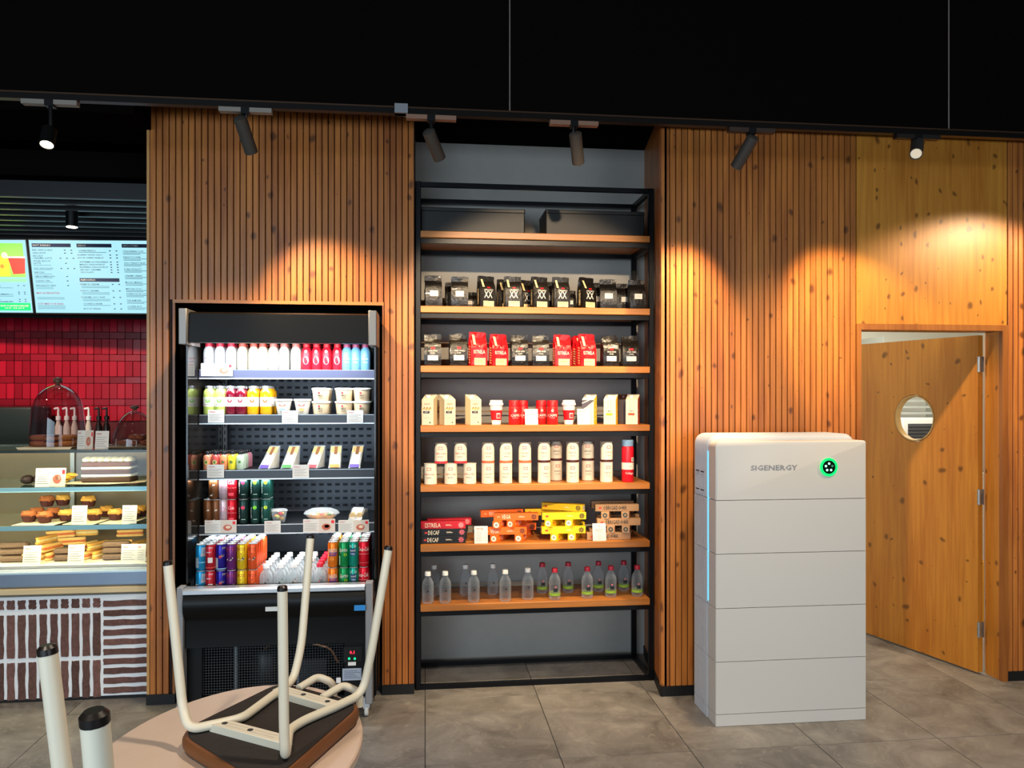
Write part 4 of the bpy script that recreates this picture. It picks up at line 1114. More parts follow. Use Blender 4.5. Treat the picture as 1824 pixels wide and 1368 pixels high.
# --- powder canisters, stacked two high on the fifth board
T5 = BZ[4]; G5 = 'drinking powder canisters stacked on the shelf'
def canister(word, band, wordcol, shade=False, lower=True):
    def go():
        r = .0362; H = .116
        m = MB(); m.lathe([(r*.93, 0), (r, .003), (r, H-.006), (r*1.04, H-.004), (r*1.04, H), (r*.9, H)], mat('8E8A86' if not lower else 'E8E0D0', .25, alpha=.72 if not lower else 1), seg=26); o = m.build('powder_canister')
        f = WRAP(r*1.012); L_ = mat('E2D8C2', .5)
        m = MB(); n = 18; vs = []; base = .014 if not lower else .002
        for i in range(n+1):
            a = -r*1.35+2.7*r*i/n; hh = H-.004-(.034*(abs(a)/(1.35*r))**2.6 if not lower else .0)
            vs += [f(a, base), f(a, hh)]
        m.add(vs, [(2*i, 2*i+2, 2*i+3, 2*i+1) for i in range(n)], L_, True); m.build('paper_label', o, recalc=False)
        if not lower:
            m = MB(); m.lathe([(r*1.015, .001), (r*1.015, .0135)], mat(band, .5), seg=26, caps=False); m.build('powder_band', o)
        f = WRAP(r*1.022); m = MB()
        m.quad(f, -.012, .012, H-.038, H-.022, mat('C84A40', .5), n=3); m.quad(WRAP(r*1.03), -.009, .009, H-.035, H-.025, L_, n=3)
        m.text(word, f, mat(wordcol, .5), w_=min(.066, .0105*len(word)), h=.0105, cy=H-.060); 
        m.text('TASTE' if word == 'CHOC' else 'BLEND', f, INK, w_=.030, h=.006, cy=H-.078); m.quad(f, -.014, .014, H-.090, H-.088, mat('A8A29A', .5), n=2)
        m.build('print', o); return o
    return go
def can2(word, band, wc, u_low, u_up, lab, depth=.045, dl=.005):
    for lay, us in ((0, u_low), (1, u_up)):
        for k, u in enumerate(us):
            pos = '' if len(us) == 1 else (', left', ', middle', ', right')[k if len(us) == 3 else k*2]
            key = f'can_{word}_{lay}_{band}'
            onb(key, canister(word, band, wc, lower=lay == 0), u, T5+lay*.1165, depth, f'{lab}, {"upper" if lay else "lower"} one{pos}', 'canister', G5, random.uniform(-.25, .25))
can2('CAPPUCCINO', 'D8333A', 'C03A40', (767, 803, 837), (785.5, 820.5), 'cappuccino canister in the pyramid at the left end')
can2('CHAI', 'E06A44', 'D0745C', (869,), (869,), 'chai canister in the first chai stack')
can2('CHAI', 'E06A44', 'D0745C', (901,), (901,), 'chai canister in the second chai stack')
can2('CHAI', 'E06A44', 'D0745C', (935,), (935,), 'chai canister in the third chai stack')
can2('CHOC', '4A1C1C', '2E2626', (969,), (969,), 'choc canister in the left front stack')
can2('CHOC', '4A1C1C', '2E2626', (1020,), (1020,), 'choc canister in the middle front stack')
can2('CHOC', '4A1C1C', '2E2626', (1080,), (1080,), 'choc canister in the right front stack')
can2('CHOC', '4A1C1C', '2E2626', (990,), (990,), 'choc canister in the stack set back left', depth=.17)
can2('CHOC', '4A1C1C', '2E2626', (1047,), (1047,), 'choc canister in the stack set back right', depth=.15)
def collagen():
    m = MB(); m.lathe([(.033, 0), (.035, .003), (.035, .195), (.032, .204), (.030, .206)], mat('D5182A', .35), seg=26); o = m.build('supplement_tub')
    m = MB(); m.lathe([(.033, .206), (.034, .238), (.030, .243)], mat('7FA0C0', .35), seg=26); m.build('lid', o)
    m = MB(); m.lathe([(.0355, .072), (.0355, .112)], mat('F0E8D4', .5), seg=26, caps=False); m.build('cream_band', o)
    f = WRAP(.0358); m = MB(); m.text('Collagen', f, WHM, w_=.052, h=.018, cy=.050); m.text('vital', f, mat('B09080', .5), w_=.02, h=.008, cy=.092); m.quad(f, .010, .036, .118, .142, WHM, n=3)
    m.text('P+', WRAP(.0364), INK, w_=.014, h=.010, cx=.022, cy=.130); m.build('print', o); return o
onb('coll', collagen, 1118, T5, .045, 'tall red tub with blue lid at the right end of the canister shelf', 'tub', None, .1)

# --- coffee capsule boxes in four piles on the sixth board
T6 = BZ[5]; G6 = 'long coffee capsule boxes in piles'
def capbox(colr, word, wc, art, L_=.255, W=.045, H=.040, kraft=False, logo='D03A30'):
    def go():
        m = MB(); m.rbox(-L_/2, L_/2, -W/2, W/2, 0, H, .0015, mat(colr, .45), seg=1); o = m.build('capsule_box')
        for s_ in (-1,):
            f = lambda a, b: (a, s_*(W/2+.0008), b)
            m = MB()
            if word: m.text(word, f, mat(wc, .5), w_=.016*len(word)*.78, h=.024, cx=-L_*.22 if not kraft else -L_*.05, cy=H/2)
            m.quad(f, -L_*.42, -L_*.36, H*.38, H*.62, mat(logo, .5)); m.quad(f, L_*.06, L_*.20, H*.44, H*.50, mat(wc, .5)); m.quad(f, L_*.06, L_*.17, H*.56, H*.60, mat(wc, .5))
            m.build('print', o)
            m = MB(); A = mat(art, .5)
            if not kraft:
                cx = L_*.40
                for k in range(8):
                    a = k*PI/4; c_, s2 = math.cos(a), math.sin(a); r0, r1 = .0055, .0165
                    m.add([f(cx+r0*c_-.003*s2, H/2+r0*s2+.003*c_), f(cx+r1*c_-.0022*s2, H/2+r1*s2+.0022*c_), f(cx+r1*c_+.0022*s2, H/2+r1*s2-.0022*c_), f(cx+r0*c_+.003*s2, H/2+r0*s2-.003*c_)], [(0, 1, 2, 3)], A)
                m.disc(f, cx, H/2, .0035, A, 8); m.build('star_ornament', o)
        for s_ in (-1, 1):
            g = lambda a, b: (s_*(L_/2+.0008), a, b)
            m = MB(); A = mat(art, .5)
            if kraft: m.disc(g, 0, H/2, .014, mat('3E4A44', .5), 12, r0=.006)
            else:
                m.disc(g, 0, H/2, .016, mat('F6EEDC', .5), 12); m.disc(lambda a, b: (s_*(L_/2+.0014), a, b), 0, H/2, .008, mat('2A2622', .5), 4, r0=.004)
            m.build('end_print', o)
        return o
    return go
BXK = {
 'red': capbox('C2182A', 'ESTRELA', 'F4D8B8', 'F2A0A0'),
 'dec': capbox('14171B', 'DECAF', 'F4E6C8', 'E06A78'),
 'ora': capbox('EE6A1C', 'VEGA', 'F8D8C0', '3A2A22', logo='F4A070'),
 'yel': capbox('EEC41A', '', 'F6E9B0', '2C2A22'),
 'kra': capbox('B78C62', 'OBRIGADO XX', '2E2A28', '3A3A36', kraft=True)}
def capb(kind, u, lay, depth, rz, lab):
    p = on_board(u, T6+lay*.0403, depth)
    place('box_'+kind, BXK[kind], p, lab, 'coffee box', G6, rz)
capb('dec', 789, 0, .05, -.02, 'black decaf capsule box at the bottom of the left pile')
capb('dec', 790, 1, .055, .03, 'black decaf capsule box, second layer of the left pile')
capb('red', 789, 2, .06, -.05, 'red capsule box in front on top of the left pile')
capb('red', 800, 2, .16, .12, 'red capsule box behind on top of the left pile')
capb('dec', 792, 0, .17, .05, 'black capsule box at the back bottom of the left pile')
capb('dec', 794, 1, .17, 0, 'black capsule box at the back, second layer of the left pile')
# orange pile, criss-crossed
capb('ora', 894, 0, .14, 1.10, 'orange capsule box at the bottom left, its end to the front')
capb('ora', 933, 0, .14, 1.20, 'orange capsule box at the bottom right, its end to the front')
capb('ora', 898, 1, .06, -.02, 'orange capsule box lying along the front, second layer')
capb('ora', 916, 1, .19, .05, 'orange capsule box at the back of the second layer')
capb('ora', 893, 2, .13, 1.25, 'orange capsule box end-on in the third layer, left')
capb('ora', 926, 2, .14, 1.0, 'orange capsule box end-on in the third layer, right')
capb('ora', 919, 3, .06, -.10, 'orange capsule box on top of the orange pile, front')
capb('ora', 893, 3, .20, .12, 'dark orange capsule box on top of the orange pile, back')
# yellow pile
capb('yel', 1000, 0, .14, 1.05, 'yellow capsule box end-on at the bottom left of its pile')
capb('yel', 1025, 0, .15, 1.2, 'yellow capsule box end-on at the bottom right of its pile')
capb('yel', 1003, 1, .055, .0, 'yellow capsule box lying along the front, second layer')
capb('yel', 1003, 1, .19, .05, 'yellow capsule box at the back, second layer')
capb('yel', 990, 2, .14, 1.05, 'yellow capsule box end-on in the third layer, left')
capb('yel', 1022, 2, .15, 1.15, 'yellow capsule box end-on in the third layer, right')
capb('yel', 1004, 3, .055, -.02, 'yellow capsule box along the front, fourth layer')
capb('yel', 972, 3, .22, 0, 'yellow capsule box at the back bridging towards the orange pile')
capb('yel', 1003, 4, .13, -.55, 'yellow capsule box slanting on top of the yellow pile')
# kraft pile
capb('kra', 1083, 0, .055, 0, 'brown kraft capsule box along the front, bottom layer')
capb('kra', 1086, 0, .20, 0, 'brown kraft capsule box at the back, bottom layer')
capb('kra', 1091, 1, .15, 1.25, 'brown kraft capsule box end-on in the second layer, left')
capb('kra', 1117, 1, .14, 1.25, 'brown kraft capsule box end-on in the second layer, right')
capb('kra', 1101, 2, .055, -.02, 'brown kraft capsule box along the front, third layer')
capb('kra', 1100, 2, .20, -.02, 'brown kraft capsule box at the back, third layer')
capb('kra', 1083, 3, .15, 1.2, 'brown kraft capsule box end-on in the fourth layer, left')
capb('kra', 1118, 3, .15, 1.2, 'brown kraft capsule box end-on in the fourth layer, right')
capb('kra', 1098, 4, .07, -.05, 'brown kraft capsule box on top of the kraft pile, front')
capb('kra', 1090, 4, .21, -.04, 'brown kraft capsule box on top of the kraft pile, back')
onb('card_list', card(.076, .097, 'list'), 857, T6, .0, 'white price list card between the red and orange boxes', 'card', GC)
onb('card_shop', card(.078, .100), 1068, T6, .0, 'white card with round emblem leaning on the kraft boxes', 'card', GC)

# --- water bottles on the lowest board
T7 = BZ[6]; G7 = 'clear bottles on the lowest shelf'
CLEAR = mat('DDE6EA', .02, trans=1.0, ior=1.22); CLG = mat('D4DEE2', .03, alpha=.22)
def shell_mat(name, tint, edge, a0, a1, rough=.04):
    # thin clear plastic: see-through face-on, denser and glossy towards the rim
    m = bpy.data.materials.new(name); m.use_nodes = True; nt = m.node_tree; b = nt.nodes['Principled BSDF']
    b.inputs['Base Color'].default_value = (*lin(tint), 1); b.inputs['Roughness'].default_value = rough
    lw = nt.nodes.new('ShaderNodeLayerWeight'); lw.inputs['Blend'].default_value = edge
    mr = nt.nodes.new('ShaderNodeMapRange'); mr.inputs['To Min'].default_value = a0; mr.inputs['To Max'].default_value = a1
    nt.links.new(lw.outputs['Facing'], mr.inputs['Value']); nt.links.new(mr.outputs['Result'], b.inputs['Alpha'])
    return m
BOTTLE_ = shell_mat('clear_plastic', 'B9C4CC', .5, .07, .62)
def bottle(cap, band=None, printed=False, bm_=None):
    def go():
        BM_ = bm_() if bm_ else BOTTLE_
        m = MB(); r = .0300
        m.lathe([(r*.55, .004), (r*.85, 0), (r*.98, .006), (r, .014), (r*.97, .045), (r, .052), (r, .092), (r*.93, .108), (r*.72, .122), (.0135, .136), (.0125, .148)], BM_, seg=24, caps=False); o = m.build('water_bottle', recalc=True)
        m = MB(); m.lathe([(.0150, .147), (.0152, .163), (.0135, .166)], mat(cap, .4), seg=18); m.lathe([(.0160, .1445), (.0160, .147)], mat(cap, .4), seg=18); m.build('screw_cap', o)
        if band:
            m = MB(); m.lathe([(r*1.005, .022), (r*1.005, .036)], mat(band, .5, alpha=.85), seg=24, caps=False); m.build('green_band', o)
        f = WRAP(r*1.006); m = MB()
        if printed: m.quad(f, -.011, .011, .044, .062, mat('23252B', .5), n=4); m.disc(f, 0, .070, .005, mat('D87A80', .5), 8)
        else: m.disc(f, .002, .068, .0038, mat('1A1B20', .5), 8, ry=.0055)
        m.build('print', o); return o
    return go
WB_, RB_ = bottle('F2F0E8'), bottle('B8283A', '9CC83C', True)
BTS = 1.12
for u, d, lab in ((757, .035, 'clear bottle with white cap, first in the front row'), (793, .035, 'clear bottle with white cap, second in the front row'),
                  (844, .035, 'clear bottle with white cap, third in the front row'), (900, .035, 'clear bottle with white cap, fourth in the front row'),
                  (940, .06, 'clear bottle with white cap nearest to the red-capped ones'), (773, .20, 'shaded white-capped bottle behind the two leftmost'),
                  (829, .19, 'white-capped bottle in the back row behind the third'), (878, .19, 'white-capped bottle in the back row beside the fourth')):
    onb('wb', WB_, max(u, 762), T7, d, lab, 'bottle', G7, scale=(BTS, BTS, 1.06))
for u, d, lab in ((988, .04, 'red-capped bottle with green band, first in the front row'), (1046, .05, 'red-capped bottle with green band, second in the front row'),
                  (1088, .06, 'red-capped bottle with green band, third in the front row'), (1135, .06, 'red-capped bottle with green band at the right end'),
                  (966, .19, 'red-capped bottle, first in the back row'), (1012, .19, 'red-capped bottle, second in the back row'),
                  (1066, .19, 'red-capped bottle, third in the back row'), (1111, .19, 'red-capped bottle, rightmost in the back row')):
    onb('rb', RB_, u, T7, d, lab, 'bottle', G7, scale=(BTS, BTS, 1.06))

# ------------------------------------------------------------------ inside the fridge
def fz(u, k, Y): return Vector((XY(u, Y), Y, FS[k]+.005))
def sbottle(body, cap, words=None, wc='C8A030', patch=None, H=.140, r=.0275, nm='drink_bottle', lowtint=None):
    def go():
        m = MB(); m.lathe([(r*.9, 0), (r, .005), (r, H*.62), (r*.93, H*.74), (r*.62, H*.86), (r*.55, H*.88)], mat(body, .35), seg=20); o = m.build(nm)
        m = MB(); m.lathe([(r*.68, H*.87), (r*.68, H*.985), (r*.6, H)], mat(cap, .35), seg=16); m.build('screw_cap', o)
        f = WRAP(r*1.02); m = MB()
        if words: m.text(words, f, mat(wc, .5), w_=.034, h=.010, cy=H*.42); m.quad(f, -.012, .012, H*.28, H*.30, mat(wc, .5), n=2)
        if patch:
            m.disc(f, 0, H*.36, .016, mat(patch, .5), 9, ry=.022); m.disc(f, 0, H*.70, .008, mat(patch, .5), 8)
        if m.v: m.build('print', o)
        return o
    return go
S1G = 'milkshake bottles on the top fridge shelf'
kinds = [('s_wr', sbottle('D4D8DE', 'D02A44', 'fresh', 'C85A6A'), 'white bottle with red cap and faint red print', (372, 392, 412)),
         ('s_wy', sbottle('E0D6BC', 'D05848', 'yoghurt', 'E0B040'), 'cream white bottle with yellow print', (432, 452, 468)),
         ('s_ww', sbottle('DEDAD2', 'D87A70', 'milk', 'D8C890'), 'plain white bottle with pale cap', (487, 506, 527)),
         ('s_rd', sbottle('D01C30', 'C01828', None, patch='F8F0EE'), 'red bottle with white splash print', (546, 564, 582, 601)),
         ('s_bl', sbottle('6EA8CC', 'A04468', 'light', 'F4F8FA'), 'pale blue bottle with plum cap', (618, 634, 651))]
n_ = 0
for key, b_d, lab, us in kinds:
    for i, u in enumerate(us):
        for row in range(3):
            pos = ['leftmost', 'second', 'third', 'fourth'][i]
            Y = 4.262+row*.060
            x = XY(u, 4.262)
            place(key, b_d, Vector((x, Y, FS[0]+.005)), f'{lab}, {pos} one, {ORD[row]} row, top fridge shelf', 'bottle', S1G)
# second shelf: wide juice jars, yoghurt pots, oat tubs
def juice(top, low, dot, key=None):
    def go():
        r = .031; H = .150
        m = MB(); m.lathe([(r*.92, 0), (r, .005), (r, .105), (r*.93, .122), (r*.66, .134), (r*.62, .140)], mat(low, .12, coat=.5), seg=22); o = m.build('juice_bottle')
        m = MB(); m.lathe([(r*.70, .138), (r*.71, .150), (r*.66, .152)], SILV, seg=18); m.build('metal_lid', o)
        m = MB(); m.lathe([(r*1.01, .042), (r*1.01, .092)], WHM, seg=22, caps=False); m.build('label_band', o)
        f = WRAP(r*1.03); m = MB(); m.disc(f, 0, .074, .012, mat(dot, .5), 12); m.text('b', WRAP(r*1.04), WHM, h=.012, cy=.074); m.text('JUICE', f, INK, w_=.034, h=.006, cy=.052); m.build('print', o)
        return o
    return go
JG = 'juice bottles on the second fridge shelf'
for key, bd, nm, us in (('j_g', juice('', 'B8CC66', '6FC83C'), 'green juice bottle', (373, 393)), ('j_r', juice('', '6E1024', 'A02038'), 'dark red juice bottle', (411.5, 430)), ('j_o', juice('', 'F2A814', 'E8641E'), 'orange juice bottle', (451, 474))):
    for i, u in enumerate(us):
        for row in range(3):
            Y = 4.268+row*.066; x = XY(u, 4.268)
            place(key, bd, Vector((x, Y, FS[1]+.005)), f'{nm}, {("left","right")[i]} column, {ORD[row]} row on the second fridge shelf', 'juice', JG)
def pot(H=.082, r0=.030, r1=.044, fill='E8E0D0', art='C86A4A', word=None, lidc='F4F4F2', h=None):
    def go():
        m = MB(); m.lathe([(r0, 0), (r0+.001, .002), (r1, H-.008)], mat(fill, .25), seg=24); o = m.build('food_tub')
        m = MB(); m.lathe([(r1*1.07, H-.010), (r1*1.08, H-.002), (r1*1.0, H), (r1*.9, H-.001)], mat(lidc, .3), seg=24); m.build('lid', o)
        f = WRAP((r0+r1)/2*1.09); m = MB()
        if word: m.disc(f, -.006, H*.62, .006, mat('C8323C', .5), 8); m.text(word, f, INK, w_=.030, h=.010, cy=H*.42); m.text('OATS', f, INK, w_=.026, h=.010, cy=H*.22)
        else: m.disc(f, 0, H*.62, .018, mat(art, .5), 8, ry=.008); m.disc(f, 0, H*.3, .018, mat('8AA0C0' if art == 'B05030' else 'E09858', .5), 8, ry=.007)
        m.build('print', o); return o
    return go
TG = 'breakfast tubs on the second fridge shelf'
place('pot_a', pot(art='B05030'), fz(505, 1, 4.275), 'small white breakfast pot with blue print, left of the pair', 'tub', TG)
place('pot_b', pot(art='B04A28'), fz(539, 1, 4.275), 'small white breakfast pot with orange print, right of the pair', 'tub', TG)
OAT = pot(.070, .042, .050, 'E6CDA8', word='SIMPLE')
for u, c_ in ((572, 'left'), (613, 'middle'), (647, 'right')):
    dx = -.012 if u > 640 else 0
    for lay in range(2):
        p = fz(u, 1, 4.285); p.z += lay*.0712; p.x += dx+(.006 if u > 640 else 0)
        place('oat', OAT, p, f'oats tub with black print, {("lower","upper")[lay]} of the {c_} stack, front', 'tub', TG, scale=(.94, .94, 1))
        p = fz(u, 1, 4.285); p.z += lay*.0712; p.y += .115; p.x += dx+(.006 if u > 640 else 0)
        place('oat', OAT, p, f'oats tub with black print, {("lower","upper")[lay]} of the {c_} stack, back', 'tub', TG, scale=(.94, .94, 1))
# third shelf: small shot bottles and sandwich wedges
SG = 'small juice shots on the third fridge shelf'
def shot(c1, lab):
    def go():
        r = .0205; m = MB(); m.lathe([(r*.95, 0), (r, .003), (r, .064), (r*.8, .074), (r*.55, .080)], mat(c1, .12, coat=.4), seg=18); o = m.build('shot_bottle')
        m = MB(); m.lathe([(r*.62, .079), (r*.62, .094), (r*.55, .096)], mat('16161A', .35), seg=14); m.build('screw_cap', o)
        m = MB(); m.disc(WRAP(r*1.03), 0, .040, .012, mat(lab, .5), 10); m.disc(WRAP(r*1.05), 0, .040, .007, mat('5A7A3A', .5), 8); m.build('print', o); return o
    return go
SC = [('sh0', shot('D88A6A', 'D8D070'), 'peach'), ('sh1', shot('C0524A', 'D8E080'), 'rosy red'), ('sh2', shot('E89A6A', 'E05A30'), 'orange'), ('sh3', shot('EEDC3A', 'B8B020'), 'yellow'), ('sh4', shot('B8C8B0', 'A8C8A0'), 'pale green'), ('sh5', shot('D890A0', 'E8A0B0'), 'pink')]
X0 = XY(369, 4.262)
for row in range(5):
    for col in range(5):
        k = (0, 1, 2, 3, 4)[col] if row < 3 else (1, 2, 3, 4, 5)[col]
        key, bd, nm = SC[k]
        place(key, bd, Vector((X0+col*.0425+row*.0015, 4.262+row*.0430, FS[2]+.005)), f'{nm} shot bottle, {["leftmost","second","third","fourth","fifth"][col]} column, {ORD[row]} row on the third fridge shelf', 'bottle', SG)
WG_ = 'sandwich wedges on the third fridge shelf'
def wedge(band):
    def go():
        m = MB(); W = .062
        PL = shell_mat('clear_tray', 'DDE8EE', .5, .12, .7)
        prof = [(-.052, 0), (.062, 0), (.072, .110), (.050, .114)]   # (y,z): leaning triangle
        m.prism([(-.050, .002), (.060, .002), (.072, .118)], -W/2, W/2, PL, plane='yz'); o = m.build('sandwich_wedge', recalc=True)
        m = MB(); m.prism([(-.040, .006), (.056, .006), (.066, .108)], -W/2+.004, W/2-.004, mat('E4C894', .8, bump=.4), plane='yz'); m.build('bread', o)
        d = Vector((0, .122, .116)); d.normalize()
        f = lambda a, b: (a, -.050+d.y*b-.0022, .002+d.z*b+.002)
        m = MB(); m.quad(f, -W*.36, W*.36, .024, .112, mat('F4EFE2', .6)); m.quad(f, -W*.46, W*.46, .112, .158, mat('DDB678', .7)); m.build('card_sleeve', o)
        m = MB(); g = lambda a, b: (a, f(a, b)[1]-.001, f(a, b)[2]+.001); m.quad(g, -W*.40, W*.40, .003, .026, mat(band, .5)); m.build('colour_band', o)
        m = MB(); m.quad(g, -W*.13, W*.15, .098, .156, mat('8A5A34', .8)); m.quad(g, -W*.30, -W*.24, .125, .150, mat('C89860', .8)); m.build('filling', o)
        return o
    return go
for key, c1, u, nm, rz in (('w1', '4C2CA0', 478, 'purple', -.32), ('w2', '2E7A2E', 516, 'green', -.22), ('w3', 'D8202C', 561, 'red', -.25), ('w4', 'F07A1C', 597, 'orange', .02), ('w1', '4C2CA0', 634, 'violet', -.12)):
    place(key, wedge(c1), fz(u, 2, 4.285), f'packed sandwich wedge with {nm} band, {"rightmost" if nm == "violet" else "leftmost" if nm == "purple" else "between others"} on its fridge shelf', 'sandwich', WG_, rz)
# cans
def can(body, r=.0262, H=.132, art=None, nm='drink_can'):
    def go():
        m = MB(); m.lathe([(r*.78, 0), (r*.92, .004), (r, .010), (r, H-.014), (r*.86, H-.003)], mat(body, .28, .45), seg=22, caps=False); o = m.build(nm)
        m = MB(); m.lathe([(r*.86, H-.0035), (r*.88, H), (r*.82, H), (r*.80, H-.004), (0.001, H-.004)], mat('DCE0E2', .3, .6), seg=22, caps=False); m.lathe([(.004, H-.004), (.004, H-.002)], SILV, c=(.0, -.006, 0), seg=8); m.build('can_lid', o)
        f = WRAP(r*1.015); g = WRAP(r*1.03); m = MB()
        if art: art(m, f, g, r, H)
        if m.v: m.build('print', o)
        return o
    return go
def a_blue(m, f, g, r, H):
    m.quad(f, .004, r*1.4, H*.55, H-.015, mat('B8BCC4', .35, .5), n=4, dx=.004); m.quad(f, -r*1.4, -.006, H*.12, H*.5, mat('C4D0D8', .35, .5), n=4); m.quad(f, -r*1.3, r*1.3, H*.30, H*.34, mat('8AD0F0', .4), n=6)
def a_red(m, f, g, r, H):
    m.quad(f, -.018, .006, H*.68, H-.015, mat('D8D4D0', .35, .5), n=4, dx=.012); m.quad(f, -.008, .016, H*.50, H*.30, mat('E4E0DE', .4), n=4); m.quad(f, -r*1.3, r*1.3, H*.10, H*.13, mat('E86050', .4), n=6)
def a_ener(m, f, g, r, H):
    m.quad(f, .0, .020, H*.52, H-.015, mat('A89890', .35, .5), n=4, dx=.012); m.quad(f, -r*1.35, -.010, H*.10, H*.48, mat('D8DCE4', .35, .5), n=4); m.quad(f, -r*1.3, r*1.3, H*.04, H*.08, mat('9CC8E8', .4), n=6)
    m.disc(f, .002, H*.52, .008, mat('D83030', .4), 8)
def a_bird(m, f, g, r, H):
    m.text('BOS', f, mat('A83020', .5), w_=.040, h=.018, cy=H*.80); m.disc(f, 0, H*.62, .003, mat('8A2A20', .5), 6)
    m.disc(f, -.003, H*.40, .014, WHM, 9, ry=.005); m.disc(f, .011, H*.44, .006, INK, 8); m.disc(g, .014, H*.46, .003, WHM, 6); m.quad(f, -.016, .004, H*.355, H*.37, INK, n=2)
def a_or(m, f, g, r, H):
    m.quad(f, -.021, .021, H*.46, H*.60, mat('2E2E9A', .4), n=5, dx=.006); m.text('FANTA', g, WHM, w_=.047, h=.020, cy=H*.66, slant=.2); m.disc(f, -.004, H*.34, .010, mat('F8A040', .4), 8)
def a_gr(m, f, g, r, H):
    m.text('Sprite', g, WHM, w_=.046, h=.026, cy=H*.66, slant=.2); m.disc(f, .010, H*.50, .009, mat('9CC820', .4), 8)
    m.quad(f, -.024, -.018, H*.1, H*.45, mat('BFE8D0', .4), n=2)
def a_te(m, f, g, r, H):
    m.quad(f, -.015, .015, H*.45, H*.74, mat('20406A', .4), n=4); m.text('iced', g, WHM, w_=.026, h=.012, cy=H*.66); m.text('TONIC', g, mat('C8E8F0', .4), w_=.024, h=.009, cy=H*.52); m.disc(f, -.012, H*.82, .006, WHM, 8, r0=.004); m.disc(f, .012, H*.82, .006, WHM, 8, r0=.004)
def a_co(m, f, g, r, H):
    m.text('Coca-Cola', g, WHM, w_=.064, h=.022, cy=H*.70, slant=.3); m.quad(f, -r*1.3, r*1.3, H*.50, H*.515, mat('F0C0C0', .4), n=6); m.quad(f, -r*1.3, r*1.3, H*.16, H*.17, mat('F0A0A0', .4), n=6)
CG = 'drinks cans stacked on the fridge bottom deck'
cans = [('k_bl', can('1C86B8', art=a_blue), 'blue and silver can', 357), ('k_rd', can('B8202C', art=a_red), 'red and silver can', 375.5),
        ('k_en', can('241C8C', art=a_ener), 'dark blue and silver can', 394), ('k_pu', can('6A2670', art=a_bird), 'purple can with a bird', 412.5),
        ('k_ye', can('E8C020', art=a_bird), 'yellow can with red letters and a bird', 431.5), ('k_or', can('EE5A28', art=a_bird), 'orange can with a bird', 451),
        ('k_fa', can('F07A1C', art=a_or), 'orange can with white and blue lettering', 593), ('k_sp', can('0E8A48', art=a_gr), 'green can with white script', 612.5),
        ('k_te', can('0E8E78', art=a_te), 'teal can with blue panel', 630), ('k_co', can('D8142A', art=a_co), 'bright red can with white script', 648)]
for key, bd, nm, u in cans:
    x = XY(u, 4.075)
    for row in range(5):
        for lay in range(2):
            xo = x
            if u > 640: xo = x
            if u < 360: xo = x+.004
            place(key, bd, Vector((xo, 4.075+row*.0545, .6255+lay*.1325)), f'{nm}, {("lower","upper")[lay]} layer, {ORD[row]} row of its column', 'can', CG, random.uniform(-.12, .12))
# water and flavoured bottles between the cans
FROST_ = shell_mat('frosted_plastic', 'D4E0E6', .5, .14, .80, .10)
FW = {'fw0': bottle('F4F6F6', bm_=lambda: FROST_), 'fw1': bottle('F4F6F6', 'BFE4C8', bm_=lambda: FROST_), 'fw2': bottle('F4F6F6', 'F0C8B0', bm_=lambda: FROST_), 'fw3': bottle('D8203A', None, True, bm_=lambda: FROST_)}
WGp = 'clear drink bottles on the fridge bottom deck'
for (u, key, nm) in ((474, 'fw0', 'still water bottle'), (499, 'fw1', 'green tinted water bottle'), (523, 'fw2', 'peach tinted water bottle'), (547, 'fw1', 'pale yellow water bottle'), (570, 'fw3', 'red-capped water bottle')):
    x = XY(u, 4.085)
    for row in range(5):
        if row > 3 and key == 'fw3': pass
        xx = x+row*.000
        place(key, FW[key], Vector((xx, 4.085+row*.072, .6255)), f'{nm}, {ORD[row]} row of its column on the fridge deck', 'bottle', WGp, scale=(1.08, 1.08, .92))
# fourth shelf
C4 = 'tall drinks cans on the fourth fridge shelf'
def a_br(m, f, g, r, H): 
    m.quad(f, -.014, -.002, H*.14, H*.60, WHM, n=2, dx=.014); m.text('STOUT', lambda a, b: g(-.004+b*.3+a*.35, H*.37+a*1.1), INK, w_=.04, h=.006)
def a_pale(m, f, g, r, H): m.disc(f, 0, H*.6, .014, mat('C88A98', .4), 10, r0=.010); m.quad(f, -.016, .016, H*.28, H*.30, mat('C8A0A8', .4), n=3)
def a_rw(m, f, g, r, H): m.text('Cola', g, mat('F8C0C0', .4), w_=.034, h=.018, cy=H*.66, slant=.3); m.quad(f, -r*1.3, r*1.3, H*.45, H*.46, mat('F0A0A0', .4), n=6); m.quad(f, -.014, .014, H*.14, H*.26, mat('E84050', .4), n=3)
def mk_dot(c1, w1):
    def a(m, f, g, r, H): m.disc(f, .002, H*.66, .010, mat(c1, .4, emit=0), 10); m.text(w1, lambda a_, b_: g(-.018-b_, H*.45+a_), WHM, w_=.06, h=.008); m.quad(f, -.006, .014, H*.18, H*.20, mat('B8D8C8', .4), n=3)
    return a
B4 = [('q_br', can('6E4426', art=a_br), 'brown can with slanted white label', (371, 385), (381,)), ('q_pa', can('B8A0A8', art=a_pale), 'pale silver pink can', (399,), (400,)),
      ('q_rw', can('C41626', art=a_rw), 'deep red cola can', (413.5,), (418,)), ('q_d1', can('16302C', r=.0275, art=mk_dot('D8305A', 'spritz')), 'black-green can with pink dot', (434,), (437,)),
      ('q_d2', can('163A34', r=.0275, art=mk_dot('7AD820', 'spritz')), 'black-green can with lime dot', (455,), (456,)), ('q_d3', can('1A4A42', r=.0275, art=mk_dot('B8D820', 'spritz')), 'green can with yellow-green dot', (474,), (475,))]
